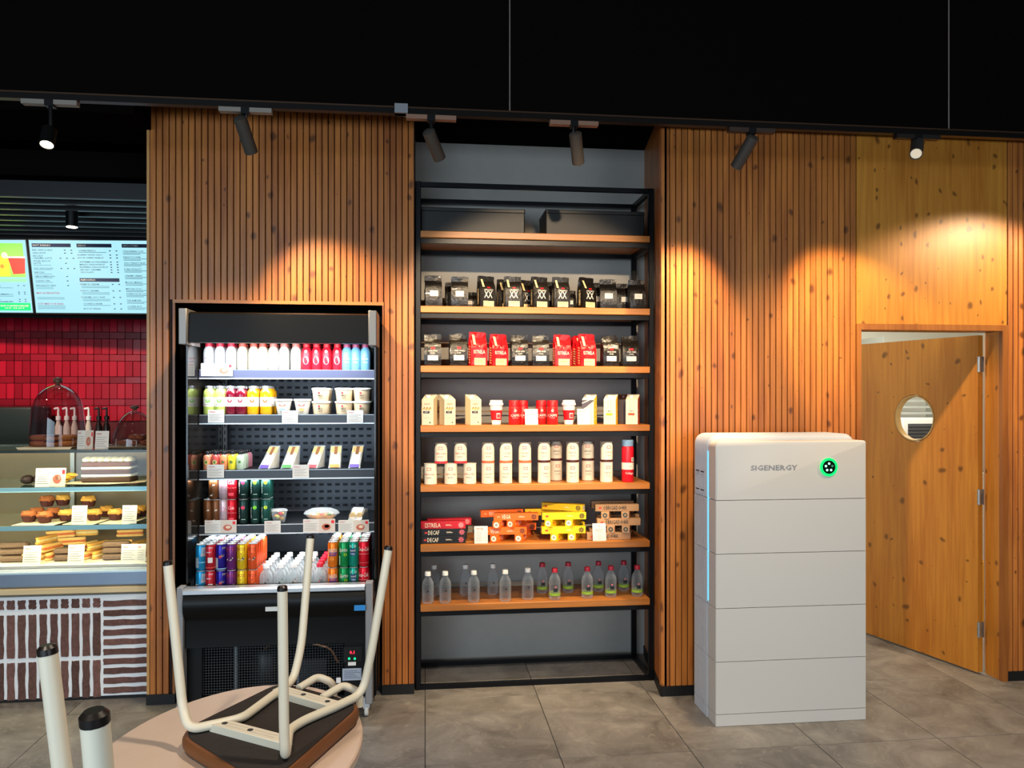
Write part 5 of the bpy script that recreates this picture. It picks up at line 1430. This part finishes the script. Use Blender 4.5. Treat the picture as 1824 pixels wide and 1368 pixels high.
for key, bd, nm, low, up in B4:
    for j, u in enumerate(low):
        place(key, bd, Vector((XY(u, 4.262), 4.262, FS[3]+.005)), f'{nm}, lower layer in front on the fourth fridge shelf{("", ", second")[j]}', 'can', C4)
        place(key, bd, Vector((XY(u, 4.262), 4.322, FS[3]+.005)), f'{nm}, lower layer behind on the fourth fridge shelf{("", ", second")[j]}', 'can', C4)
    for u in up:
        for row in range(2):
            place(key, bd, Vector((XY(u, 4.262)-.0 if len(low) > 1 else XY(low[0], 4.262), 4.262+row*.060, FS[3]+.005+.1325)), f'{nm}, upper layer {("in front","behind")[row]} on the fourth fridge shelf', 'can', C4)
CLT = shell_mat('clear_tub', 'E4ECEE', .5, .14, .75)
def fruit_cup():
    m = MB(); m.lathe([(.030, 0), (.032, .004), (.042, .058), (.046, .060), (.046, .063), (.040, .070), (.020, .073), (.0, .073)], CLT, seg=24, caps=False); o = m.build('fruit_cup')
    k = 0; rnd = random.Random(3)
    for c1 in ('E8B040', 'D8303A', 'E8D070', 'D84048', 'F0A030', 'C8D070', 'D83040', 'F0C050'):
        a = k*.9; m = MB(); m.blob((.017*math.cos(a)*(1 if k % 2 else .9), .017*math.sin(a), .018+.014*(k//3)), .013, .012, .010, mat(c1, .4), seed=k, seg=8, rings=5); m.build('fruit_piece', o); k += 1
    return o
place('fruit', fruit_cup, fz(497, 3, 4.290), 'clear cup of cut fruit right of the dotted cans', 'fruit cup', None)
def salad_bowl():
    m = MB(); m.lathe([(.055, 0), (.060, .004), (.088, .034), (.096, .036), (.096, .040), (.084, .052), (.05, .064), (0, .067)], CLT, seg=30, caps=False, sy=.72); o = m.build('salad_bowl')
    m = MB(); m.blob((0, 0, .020), .070, .048, .018, mat('E89A50', .6, noise=.4), jit=.15, seg=16, rings=6, seed=5); m.build('salad', o)
    for k in range(7):
        a = k*.9+.3; m = MB(); m.blob((.05*math.cos(a), .030*math.sin(a), .034), .014, .011, .009, mat(('F4EEDC', 'C84A30', '6A8A3A', 'F0D8A0')[k % 4], .5), seed=k, seg=8, rings=4); m.build('topping', o)
    return o
place('salad', salad_bowl, fz(573, 3, 4.310), 'oval clear salad bowl with domed lid', 'salad', None, scale=(1.0, 1.0, 1.08))
def wrap_tray():
    m = MB(); m.prism([(-.055, .002), (.055, .002), (.050, .060), (.006, .066)], -.038, .038, CLT, plane='yz'); o = m.build('wrap_pack')
    m = MB(); m.tube([(-.020, -.036, .028), (-.020, .04, .040)], .018, mat('D8B888', .7, noise=.2), seg=12); m.build('wrap', o)
    m = MB(); m.tube([(.019, -.036, .028), (.019, .04, .040)], .018, mat('D8B888', .7, noise=.2), seg=12); m.build('wrap', o)
    m = MB(); m.quad(lambda a, b: (a, -.030+b*.72-.002, .034+b*.66), -.030, .030, .0, .055, mat('EDE8DC', .6)); m.build('card_sleeve', o); return o
place('wrap', wrap_tray, fz(638, 3, 4.300), 'wrap sandwich pack at the right end of the fourth shelf', 'sandwich', None, -.3)
# price cards clipped to the fridge shelves
PG = 'price cards clipped to the fridge shelf edges'
def fcard(u0, u1, v0, v1, mode, lab):
    Y = SD-.020; a, b = onY(u0, v0, Y), onY(u1, v1, Y); W, H = b.x-a.x, a.z-b.z
    place(('fc', round(W, 2), round(H, 2), mode), card(W, H, mode, 0), Vector(((a.x+b.x)/2, Y, b.z)), lab, 'price card', PG)
fcard(358, 414.5, 647, 670, 'photo', 'wide price card with red picture on the top fridge shelf')
fcard(370.5, 399.5, 730, 753, 'shelf', 'pinkish price card below the green juices')
fcard(502, 531, 731, 754, 'shelf', 'pinkish price card below the two breakfast pots')
fcard(618, 647, 731, 754, 'shelf', 'pinkish price card below the oats tubs')
fcard(369, 399, 828, 851, 'shelf', 'price card below the small shot bottles')
fcard(521, 550.5, 829, 851, 'shelf', 'price card below the sandwich wedges')
fcard(364, 422, 927, 949, 'photo', 'wide pale card below the brown and red cans')
fcard(471, 500, 928, 949, 'shelf', 'price card in front of the fruit cup')
fcard(540, 597, 925, 948, 'photo', 'price card with bowl picture in front of the salad')
fcard(603, 657, 925, 948, 'photo', 'price card with wrap picture in front of the wrap pack')

# ------------------------------------------------------------------ menu screens above the counter
SYC = 5.70
def screen(uTL, vTL, uTR, vTR, uBL, vBL, uBR, vBR): pass
# plane of the screens: turned a little towards the door and leaning forward at the top
TLp = atT(51, 427.5, 5.33); BLp = atT(64.5, 557, 5.42)
zax = (TLp-BLp); SHt = zax.length; zax.normalize()
xa = math.radians(-6.0); xax = Vector((math.cos(xa), math.sin(xa), 0)); yax = zax.cross(xax); 
xax = (xax-zax*xax.dot(zax)).normalized(); yax = zax.cross(xax).normalized()
def screen_empty(off, label):
    o = bpy.data.objects.new('menu_screen', None); COL.objects.link(o)
    p = BLp+xax*off
    o.matrix_world = Matrix(((xax.x, yax.x, zax.x, p.x), (xax.y, yax.y, zax.y, p.y), (xax.z, yax.z, zax.z, p.z), (0, 0, 0, 1)))
    return tag(o, label, 'screen', 'menu screens above the bakery counter')
SW_ = .99; SCR = bpy.data.materials.new('lit_screen'); SCR.use_nodes = True
b_s = SCR.node_tree.nodes['Principled BSDF']; b_s.inputs['Base Color'].default_value = (.01, .012, .014, 1); b_s.inputs['Emission Color'].default_value = (.44, .86, .98, 1); b_s.inputs['Emission Strength'].default_value = 1; b_s.inputs['Roughness'].default_value = .3
def base(o):
    m = MB(); m.rbox(-.012, SW_+.012, .004, .05, -.012, SHt+.012, .006, mat('08080A', .4), seg=1, axis='y'); m.build('bezel', o)
    m = MB(); m.box(0, SW_, 0, .006, 0, SHt, SCR); m.build('display', o)
F1 = lambda a, b: (a, -.0012, b); F2 = lambda a, b: (a, -.0024, b); F3 = lambda a, b: (a, -.0036, b)
NV = mat('14284E', .6); TX = mat('1C3C54', .6); RT = mat('8A1838', .6); LT_ = mat('3A6A80', .6, emit=.1)
o = screen_empty(0, 'bright menu screen with the drinks price list, right of the gap'); base(o)
mh, mt, mr_ = MB(), MB(), MB(); kx = SW_/1.0
def line(m_, s_, x, v, h, ww, mt_): m_.text(s_, F1, mt_, w_=ww, h=h, cx=x+ww/2, cy=SHt*(1-v))
def subs(x, v, ww): mt.quad(F1, x, x+ww, SHt*(1-v), SHt*(1-v)+.0030, LT_)
def prices(x, v, n): 
    for k in range(n): mt.quad(F1, x+k*.045, x+.012+k*.045, SHt*(1-v)-.003, SHt*(1-v)+.003, TX)
for (a0, a1, v0, v1, w1, ww1) in ((.018, .285, .905, .955, 'HOT DRINKS', .12), (.325, .565, .905, .955, 'FREDDOS', .055), (.325, .60, .435, .485, 'FREEZOCCINOS', .10), (.635, .93, .905, .955, 'SMOOTHIES', .105)):
    q_ = MB(); q_.quad(F1, a0, a1, SHt*v0, SHt*v1, NV); q_ = q_.build('heading_bar', o)
    q2 = MB(); q2.text(w1, F2, WHM, w_=ww1, h=.012, cx=a0+.008+ww1/2, cy=SHt*(v0+v1)/2); q2.build('heading_lettering', q_)

for i, (s_, v, ww, n_) in enumerate((('RED CAPPUCCINO', .135, .14, 2), ('CHAI LATTE', .175, .09, 2), ('SEA SALT', .215, .07, 0), ('CARAMEL LATTE', .245, .13, 3), ('SPICED BISCUIT', .285, .12, 0), ('LATTE', .315, .05, 1), ('HOT CHOCOLATE', .385, .13, 3), ('BABYCINO', .44, .07, 0),
        ('LEMON AMERICANO', .495, .14, 1), ('CLASSIC TEA', .555, .10, 1), ('SPECIALITY TEAS', .62, .14, 1))):
    line(mt, s_, .018, v, .0105, ww, TX); prices(.20 if n_ == 3 else .235, v, n_) 
for v in (.345, .405, .465, .52, .58, .645, .665): subs(.018, v, .12)
line(mr_, 'MILK ALTERNATIVES', .018, .725, .012, .16, RT); line(mr_, 'CUSTOMISE YOUR DRINK', .018, .875, .012, .18, RT)
for v in (.79, .81, .905, .925, .945): subs(.018, v, .19)
for i, (s_, v, ww) in enumerate((('COFFEE FREDDO', .14, .12), ('CHERRY WHITE CHOC', .205, .16), ('SOUR CHERRY ENERGY', .25, .17), ('WATERMELON STRAWBERRY', .315, .20), ('MANGO PASSION FRUIT', .355, .175), ('RASPBERRY DRAGON FRUIT', .395, .195), ('SEA SALT CARAMEL', .435, .145), ('CHOCOLATE', .475, .09),
        ('LEMON CREAM', .60, .12), ('CHOC CARAMEL', .69, .12), ('CARAMEL CHOC WHIP', .78, .155), ('COOKIES & CREAM', .87, .13), ('BISCUIT SPREAD', .94, .12))):
    if v < .5: v = .14+(v-.14)*.88
    line(mt, s_, .335, v, .0105, ww, TX); prices(.545, v, 2)
for v in (.165, .63, .65, .72, .74, .81, .83, .895): subs(.335, v, .19)
for x, v in ((.329, .20), (.329, .24), (.329, .60), (.329, .69), (.329, .78)): mr_.disc(F1, x, SHt*(1-v), .005, RT, 8, r0=.003)
for s_, v, ww in (('STRAWBERRY SUN', .145, .14), ('PEANUT POWER', .225, .12), ('CHOC PEANUT BLISS', .305, .15), ('PURE VITALITY', .39, .12), ('CREAMY GREEN', .48, .12), ('MUCHO MANGO', .57, .12), ('MATCHA COCO', .66, .11), ('SUPERFOOD BOOST', .73, .14), ('THE ALMOND', .82, .10), ('COFFEE NUT', .905, .10)):
    line(mt, s_, .64, v, .0105, ww, TX); subs(.64, v+.025, .16); subs(.64, v+.043, .12)
mt.build('menu_print', o, kind='stuff'); mr_.build('red_print', o, kind='stuff')
o = screen_empty(-SW_-.025, 'menu screen at the far left with iced drinks on green'); base(o)
m = MB(); R0 = SW_; m.quad(F1, R0-.47, R0-.020, SHt*.49, SHt*.955, mat((.16, .75, .06), .5, emit=.8)); 
m.quad(F1, R0-.47, R0-.018, SHt*.425, SHt*.47, mat((.16, .55, .25), .5, emit=.4)); m.quad(F1, R0-.45, R0-.008, SHt*.03, SHt*.135, mat((.0, .55, .13), .5, emit=.5)); m.build('green_panel', o)
m = MB(); m.add([F2(R0-.13, SHt*.76), F2(R0-.012, SHt*.75), F2(R0-.022, SHt*.54), F2(R0-.105, SHt*.53)], [(0, 1, 2, 3)], mat((.55, .03, .02), .5, emit=.5)); m.quad(F3, R0-.135, R0-.010, SHt*.755, SHt*.775, mat((.8, .8, .8), .5, emit=.3))
m.add([F2(R0-.23, SHt*.78), F2(R0-.125, SHt*.78), F2(R0-.125, SHt*.505), F2(R0-.215, SHt*.505)], [(0, 1, 2, 3)], mat((.85, .45, .02), .5, emit=.6)); m.disc(F3, R0-.175, SHt*.64, .018, mat((.7, .18, .02), .5, emit=.4), 4)
m.disc(F3, R0-.20, SHt*.80, .02, mat((.75, .85, .2), .5, emit=.5), 10); m.disc(F3, R0-.15, SHt*.79, .022, mat((.8, .95, .35), .5, emit=.5), 10); m.build('drink_pictures', o)
m = MB(); m.text('GRAB YOUR PERSONALISED', F2, WHM, w_=.20, h=.012, cx=R0-.12, cy=SHt*.095); m.text('CUP OF JOY', F2, WHM, w_=.14, h=.012, cx=R0-.12, cy=SHt*.06)
for k, (s_, v) in enumerate((('BREEZE', .63), ('BERRY', .72), ('GRAPE SMASH', .745), ('MANGO', .82), ('PASSION FRUIT', .85))): m.text(s_, F1, TX, w_=.014*len(s_)*.7, h=.010, cx=R0-.26+.007*len(s_)*.7, cy=SHt*(1-v)); m.quad(F1, R0-.30, R0-.12, SHt*(1-v-.03), SHt*(1-v-.03)+.003, LT_); m.quad(F1, R0-.085, R0-.073, SHt*(1-v), SHt*(1-v)+.005, TX); m.quad(F1, R0-.045, R0-.033, SHt*(1-v), SHt*(1-v)+.005, TX)
m.build('menu_print', o, kind='stuff')
m = MB(); m.box(-4.8, XA-.06, 5.9, 5.94, 2.20, 2.9, BLACKC); m.build('backing_board', wall_t)

# ------------------------------------------------------------------ bakery case contents
def inC(u, z, Y): return Vector((XY(u, Y), Y, z+.0012))
PAP = mat('E2D2B0', .75, bump=.3)
def dome(R, H, sq):
    def go():
        G = glass_mat('bell_glass', .03, .75, 'EEE6EA')
        m = MB(); pr_ = [(R, .0)]+[(R*(1-.10*(q/6)**2), H*.55*q/6) for q in range(1, 7)]+[(R*.90*math.cos(q*PI/14), H*.55+H*.40*math.sin(q*PI/14)) for q in range(1, 7)]+[(.018, H*.955)]
        if sq: pr_ = [(R*math.cos(q*PI/16), H*.93*math.sin(q*PI/16)) for q in range(0, 8)]+[(.014, H*.93)]
        m.lathe(pr_, G, seg=36, caps=False); o = m.build('glass_cloche')
        m = MB(); m.lathe([(.012, H*.94), (.010, H*.97), (.022, H*1.0), (.025, H*1.03), (.018, H*1.06), (.004, H*1.07)], mat('6A4A3A', .08, coat=1), seg=18); m.build('knob', o); return o
    return go
def donut(c1, c2, R=.036, r=.017):
    def go():
        m = MB(); R_ = []
        for i in range(18):
            a = 2*PI*i/18; R_.append([((R-r*.1+r*math.cos(b))*math.cos(a), (R-r*.1+r*math.cos(b))*math.sin(a), r*.85+r*.85*math.sin(b)) for b in [2*PI*k/10 for k in range(10)]])
        R_.append(R_[0]); m.loft(R_, mat(c1, .6, noise=.2), caps=False); o = m.build('doughnut')
        m = MB(); R2 = []
        for i in range(19):
            a = 2*PI*i/18; R2.append([((R-r*.1+r*1.06*math.cos(b))*math.cos(a), (R-r*.1+r*1.06*math.cos(b))*math.sin(a), r*.85+r*.92*math.sin(b)) for b in [PI*(.12+.76*k/6) for k in range(7)]])
        m.loft(R2, mat(c2, .25, coat=.4), caps=False, closed=False); m.build('glaze', o); return o
    return go
YD = 4.62; KTz = KT
cen = inC(103, KT, YD)
m = MB(); m.rbox(-.145, .130, -.12, .12, 0, .012, .02, mat('5A3A22', .5), seg=3); m.add([(-.16, -.128, .0125), (.13, -.128, .0125), (.14, .10, .013), (-.135, .115, .0135)], [(0, 1, 2, 3)], PAP); m.add([(-.16, -.128, .0125), (-.145, -.132, -.0), (.12, -.132, -.0), (.13, -.128, .0125)], [(0, 1, 2, 3)], PAP)
o = m.build('serving_board'); o.location = cen+Vector((0, 0, .001)); tag(o, 'paper-lined board under the tall glass dome', 'board')
DH = onY(103, 680, YD).z-cen.z-.016
place('domeA', dome(.140, DH, False), cen+Vector((0, 0, .016)), 'tall glass cloche over the doughnuts on the counter', 'glass dome', 'glass domes on the bakery counter')
DG = 'doughnuts under the tall glass dome'
for (dx, dy, l, key, c1, c2, lab) in ((-.085, -.02, 0, 'dn1', 'B87848', 'C87860', 'pink-glazed doughnut at the left under the tall dome, lower'), (-.085, -.02, 1, 'dn1', 'B87848', 'C87860', 'pink-glazed doughnut at the left under the tall dome, upper'),
        (-.005, -.035, 0, 'dn2', 'A8683A', '6A3A20', 'chocolate doughnut in the middle stack, bottom'), (-.005, -.035, 1, 'dn2', 'A8683A', '6A3A20', 'chocolate doughnut in the middle stack, top'),
        (.070, -.03, 0, 'dn3', 'B8743A', 'D8924A', 'caramel doughnut in the right stack, bottom'), (.070, -.03, 1, 'dn3', 'B8743A', 'D8924A', 'caramel doughnut in the right stack, top')):
    place(key, donut(c1, c2), cen+Vector((dx, dy, .0155+l*.032)), lab, 'doughnut', DG)
cen2 = inC(240, KT, YD)
m = MB(); m.rbox(-.13, .125, -.12, .12, 0, .010, .02, mat('4A2E1C', .5), seg=3); m.add([(-.115, -.124, .0105), (.02, -.15, .0110), (.12, -.124, .0105), (.11, .10, .011), (-.11, .11, .011)], [(0, 1, 2, 3, 4)], PAP)
o = m.build('serving_board'); o.location = cen2+Vector((0, 0, .001)); tag(o, 'paper-lined board under the low glass dome beside the wood pier', 'board')
DH2 = onY(247, 727, YD).z-cen2.z-.014
place('domeB', dome(.118, DH2, True), cen2+Vector((0, 0, .014)), 'low round glass cloche beside the slatted pier', 'glass dome', 'glass domes on the bakery counter')
for i, (dx, dy, l) in enumerate(((-.05, -.03, 0), (.01, -.04, 0), (.065, -.02, 0), (.0, -.01, 1), (.04, -.015, 1))):
    def muf(i=i):
        m = MB(); m.blob((0, 0, .016), .030, .028, .016, mat('9A5A38', .8, bump=1, noise=.3), jit=.12, seg=12, rings=6, seed=i); m.blob((.006, 0, .027), .018, .018, .006, mat('D8C0B0', .6), seed=i+3, seg=8, rings=4); return m.build('scone')
    place('scone', muf, cen2+Vector((dx, dy, .0150+l*.030)), f'small brown scone under the low dome, {["front left","front middle","front right","top left","top right"][i]}', 'scone', 'scones under the low glass dome')
for u0, u1, v0, v1, mode, lab in ((137, 165, 767, 801, 'photo', 'small picture card between the two glass domes'), (169, 193, 768, 801, 'shelf', 'white leaning card left of the low glass dome')):
    Y = 4.50; a, b = onY(u0, v0, Y), onY(u1, v1, Y); place(('cc', u0), card(b.x-a.x, (a.z-KT), mode, .12), Vector(((a.x+b.x)/2, Y, KT+.0012)), lab, 'card', 'cards on the bakery case')
# layered cake and first level
z1 = SH1
def cake():
    m = MB(); W_, D_ = .27, .13
    m.rbox(-W_/2, W_/2, -D_/2, D_/2, .0, .026, .012, mat('4A3428', .85, bump=.5), seg=2); o = m.build('layer_cake')
    for k, (z0, h, c1, nm) in enumerate(((.026, .012, 'F4ECD8', 'cream_layer'), (.038, .026, '4A2A20', 'sponge_layer'), (.064, .012, 'F4ECD8', 'cream_layer'), (.076, .024, '5E3826', 'sponge_layer'))):
        m = MB(); m.rbox(-W_/2+.002*(k % 2), W_/2-.002*(k % 2), -D_/2+.002*(k % 2), D_/2-.002*(k % 2), z0, z0+h, .012, mat(c1, .8, bump=.4), seg=2); m.build(nm, o)
    m = MB()
    for i in range(7): m.blob((-W_/2+.02+i*.038, 0, .110), .026, D_/2, .018, mat('F2E8CC', .6), jit=.08, seg=12, rings=5, seed=i)
    m.build('frosting', o); return o
pc = inC(196, z1, 4.66)
m = MB(); m.rbox(-.20, .19, -.10, .12, 0, .008, .02, mat('4A2E1C', .5), seg=3); m.add([(-.24, -.115, .009), (.05, -.14, .0095), (.21, -.06, .010), (.18, .11, .010), (-.17, .12, .010)], [(0, 1, 2, 3, 4)], PAP)
o = m.build('serving_board'); o.location = pc+Vector((0, 0, .0005)); tag(o, 'paper-lined board under the layered cake', 'board')
place('cake', cake, pc+Vector((0, 0, .013)), 'cream-topped layered cake on the upper case shelf', 'cake', None, scale=(1, 1, 1.12))
p = inC(118, z1, 4.66)
m = MB()
for i in range(5): m.blob((.012*i-.02, .01*(i % 2), .018+.008*i), .035, .022, .012, mat('E8B84A', .6), jit=.2, seg=9, rings=5, seed=20+i)
o = m.build('pastry_stack'); o.location = p; o['kind'] = 'stuff'; tag(o, 'folded golden pastries behind the picture cards, upper case shelf', 'pastry')
p = inC(60, z1, 4.70)
def choc():
    m = MB(); m.blob((0, 0, .026), .034, .034, .026, mat('2E1C18', .5, bump=.6), jit=.08, seg=12, rings=6, seed=8); return m.build('chocolate_bun')
for k in range(4): place('chocb', choc, p+Vector((-.02+.070*(k % 2)+(.0 if k < 2 else .035), -.03+.072*(k//2), 0)), f'dark chocolate bun left of the picture cards, {("front left","front right","back left","back right")[k]}', 'bun', 'chocolate buns on the upper case shelf')
# second level: muffins
def muffin(top, seed):
    def go():
        m = MB(); n = 16; R_ = []
        for z, r in ((0, .026), (.002, .028), (.030, .036), (.034, .037)): R_.append([(r*(1+(.05 if k % 2 else -.02))*math.cos(2*PI*k/n), r*(1+(.05 if k % 2 else -.02))*math.sin(2*PI*k/n), z) for k in range(n)])
        m.loft(R_, mat('4A1E1C', .7), smooth=False); o = m.build('muffin')
        m = MB(); m.blob((0, 0, .040), .040, .038, .022, mat(top, .7, bump=1, noise=.25), jit=.10, seg=14, rings=7, seed=seed)
        for k in range(6): m.blob((.022*math.cos(k), .022*math.sin(k*1.3), .054), .010, .010, .008, mat(top, .7, bump=1, noise=.25), jit=.2, seg=7, rings=4, seed=k)
        m.build('muffin_top', o); return o
    return go
MG = 'muffins on the middle case shelf'
z2 = SH2
for (u, Y, key, c1, lab) in ((52, 4.60, 'mf1', 'B06438', 'crumble muffin in dark paper, leftmost in front'), (80, 4.56, 'mf1', 'B06438', 'crumble muffin in dark paper, second in front'), (66, 4.72, 'mf1', 'B06438', 'crumble muffin behind the two leftmost'),
        (96, 4.71, 'mf1', 'B06438', 'crumble muffin behind, third from the left'), (118, 4.62, 'mf2', 'E0A850', 'golden muffin left of the middle card'), (146, 4.74, 'mf2', 'E0A850', 'golden muffin at the back, middle of the shelf'),
        (168, 4.62, 'mf2', 'E0A850', 'golden muffin right of the middle card'), (190, 4.75, 'mf2', 'E0A850', 'golden muffin at the back right of the middle card'), (206, 4.62, 'mf2', 'E0A850', 'golden muffin left of the right card'),
        (236, 4.62, 'mf2', 'E0A850', 'golden muffin right of the right card'), (250, 4.74, 'mf2', 'E0A850', 'golden muffin at the back beside the pier')):
    place(key, muffin(c1, 3), inC(u, z2+.004, Y), lab, 'muffin', MG)
for k, (u, Y) in enumerate(((84, 4.73), (112, 4.77), (158, 4.70))):
    place('mf1' if k == 0 else 'mf2', None, inC(u, z2+.07, Y), f'muffin piled on top, {("left heap", "between the heaps", "middle heap")[k]}', 'muffin', MG)
m = MB()
for (u0, u1) in ((38, 128), (126, 196), (190, 258)):
    a, b = XY(u0, 4.6), XY(u1, 4.6); m.add([(a, 4.49, z2+.0016), (b-.04, 4.47, z2+.002), (b, 4.80, z2+.004), (a+.03, 4.82, z2+.004)], [(0, 1, 2, 3)], PAP)
o = m.build('greaseproof_paper', kind='stuff'); tag(o, 'greaseproof paper sheets lining the muffin shelf', 'paper')
# bottom level: filled rolls and flatbreads
zd = DK+.012
def roll(c1, c2, seed=1):
    def go():
        m = MB(); m.rbox(-.075, .075, -.032, .032, 0, .014, .02, mat(c1, .75, bump=.6, noise=.15), seg=3); m.rbox(-.073, .073, -.030, .030, .024, .040, .02, mat(c1, .75, bump=.6, noise=.15), seg=3); o = m.build('filled_flatbread')
        m = MB(); m.rbox(-.070, .076, -.034, .028, .013, .025, .015, mat(c2, .7, bump=1, noise=.3), seg=2); m.build('filling', o); return o
    return go
FG = 'filled flatbreads on the case floor'
rl = [(60, 4.62, 1.25, .0), (80, 4.62, 1.2, 0), (101, 4.62, 1.15, 0), (74, 4.62, 1.3, .042), (92, 4.64, 1.1, .042), (84, 4.66, 1.2, .084), (108, 4.73, .35, .100),
      (145, 4.63, 1.2, 0), (164, 4.63, 1.15, 0), (183, 4.63, 1.25, 0), (156, 4.66, 1.1, .042), (174, 4.66, 1.2, .042), (128, 4.72, .25, .06), (150, 4.78, .15, .10),
      (212, 4.66, .1, .05), (238, 4.64, 1.2, 0), (258, 4.64, 1.2, 0), (250, 4.68, 1.1, .042), (232, 4.78, .1, .09)]
for k, (u, Y, rz, dz) in enumerate(rl):
    rr_ = 'left' if u < 110 else 'middle' if u < 200 else 'right'
    key = ('rla', 'rlb')[k % 2]
    p = inC(u, zd, Y); p.z += dz
    place(key, roll(('E8BC70', 'DDA850')[k % 2], ('C86A3A', 'E8D090')[k % 2]), p, f'filled flatbread in the {rr_} heap, {["first","second","third","fourth","fifth","sixth","seventh","eighth"][sum(1 for q in rl[:k] if (("left" if q[0] < 110 else "middle" if q[0] < 200 else "right") == rr_))]} piece from its left', 'flatbread', FG, 1.2 if rz > 1 else rz, scale=(1, .42, 1))
def loaf(seed=0):
    m = MB(); m.rbox(-.075, .075, -.03, .03, 0, .032, .025, mat('6A5444', .8, bump=1, noise=.3), seg=3); return m.build('dark_loaf')
LG = 'dark wraps on the case floor'
for k, (u, Y, dz) in enumerate(((26, 4.56, 0), (22, 4.58, .034), (26, 4.60, .068), (122, 4.56, 0), (122, 4.58, .034), (208, 4.56, 0), (208, 4.565, .034), (208, 4.57, .068))):
    p = inC(u, zd, Y); p.z += dz
    place('loaf', loaf, p, f'dark toasted wrap, {("left pile bottom","left pile middle","left pile top","middle pile bottom","middle pile top","right pile bottom","right pile middle","right pile top")[k]}', 'wrap', LG, .03*(k % 3))
for u0, u1, v0, v1, z, Y, mode, lab in ((62, 116, 836, 869, SH1, 4.50, 'photo', 'double picture card on the upper case shelf'), (127, 154, 901, 934, SH2, 4.485, 'shelf', 'white card standing among the muffins, middle'),
        (217, 243, 900, 932, SH2, 4.485, 'shelf', 'white card among the muffins beside the pier'), (40, 72, 978, 1011, zd, 4.46, 'shelf', 'white leaning card on the case floor, left'), (120, 149, 975, 1008, zd, 4.46, 'shelf', 'white leaning card on the case floor, middle'),
        (215, 243, 974, 1006, zd, 4.46, 'shelf', 'bluish card on the case floor, right'), (243, 259, 974, 1006, zd, 4.46, 'shelf', 'bluish card cut off by the slatted pier')):
    a, b = onY(u0, v0, Y), onY(u1, v1, Y); place(('cd', u0), card(b.x-a.x, a.z-b.z, mode, .14), Vector(((a.x+b.x)/2, Y, z+.0015)), lab, 'card', 'cards in the bakery case')
# pump bottles and machine on the back counter
def pump(c1, c2):
    def go():
        m = MB(); m.lathe([(.022, 0), (.024, .004), (.024, .19), (.013, .225), (.011, .24)], mat(c2, .25), seg=20); o = m.build('syrup_bottle')
        m = MB(); m.lathe([(.017, .238), (.017, .262), (.008, .266), (.007, .305)], mat(c1, .4), seg=14); m.tube([(.0, 0, .305), (.0, 0, .318), (.0, -.0, .318), (-.030, 0, .312)], .007, mat(c1, .4), seg=8); m.build('pump_head', o); return o
    return go
for k, (u, c1, nm) in enumerate(((104, 0, 'seen through the dome, left'), (119, 0, 'seen through the dome, middle'), (133, 0, 'seen through the dome, right'), (158, 0, 'between dome and cards'), (176, 1, 'left one with black pump'), (190, 1, 'right one with black pump'))):
    Y = 5.98; z = 1.2015
    place(('pumpw', 'pumpb')[c1], pump(('E8E4DC', '15110F')[c1], ('C8B8A8', '1C1412')[c1]), Vector((XY(u, Y), Y, z)), f'syrup pump bottle on the back counter, {nm}', 'bottle', 'syrup pump bottles on the back counter', scale=(1, 1, 1.1))
a = onY(-75, 778, 5.3); b = onY(19, 803, 5.3)
e = empty('coffee_machine', (a.x, 5.9, 1.2015), 'dark coffee machine edge behind the case at the far left', 'coffee machine')
m = MB(); m.rbox(-.25, .16, 0, .3, .0, .36, .02, mat('1C2422', .3), seg=2, axis='x'); m.build('machine_body', e)
m = MB(); m.rbox(-.24, .15, -.03, 0, .05, .09, .005, STEEL, seg=1, axis='x'); m.build('drip_ledge', e)

dups = {k: v for k, v in LABELS.items() if len(v) > 1}
print('DUP LABELS', len(dups), list(dups)[:10])
bad = [k for k in LABELS if not 4 <= len(k.split()) <= 16]
print('BAD LEN', bad)
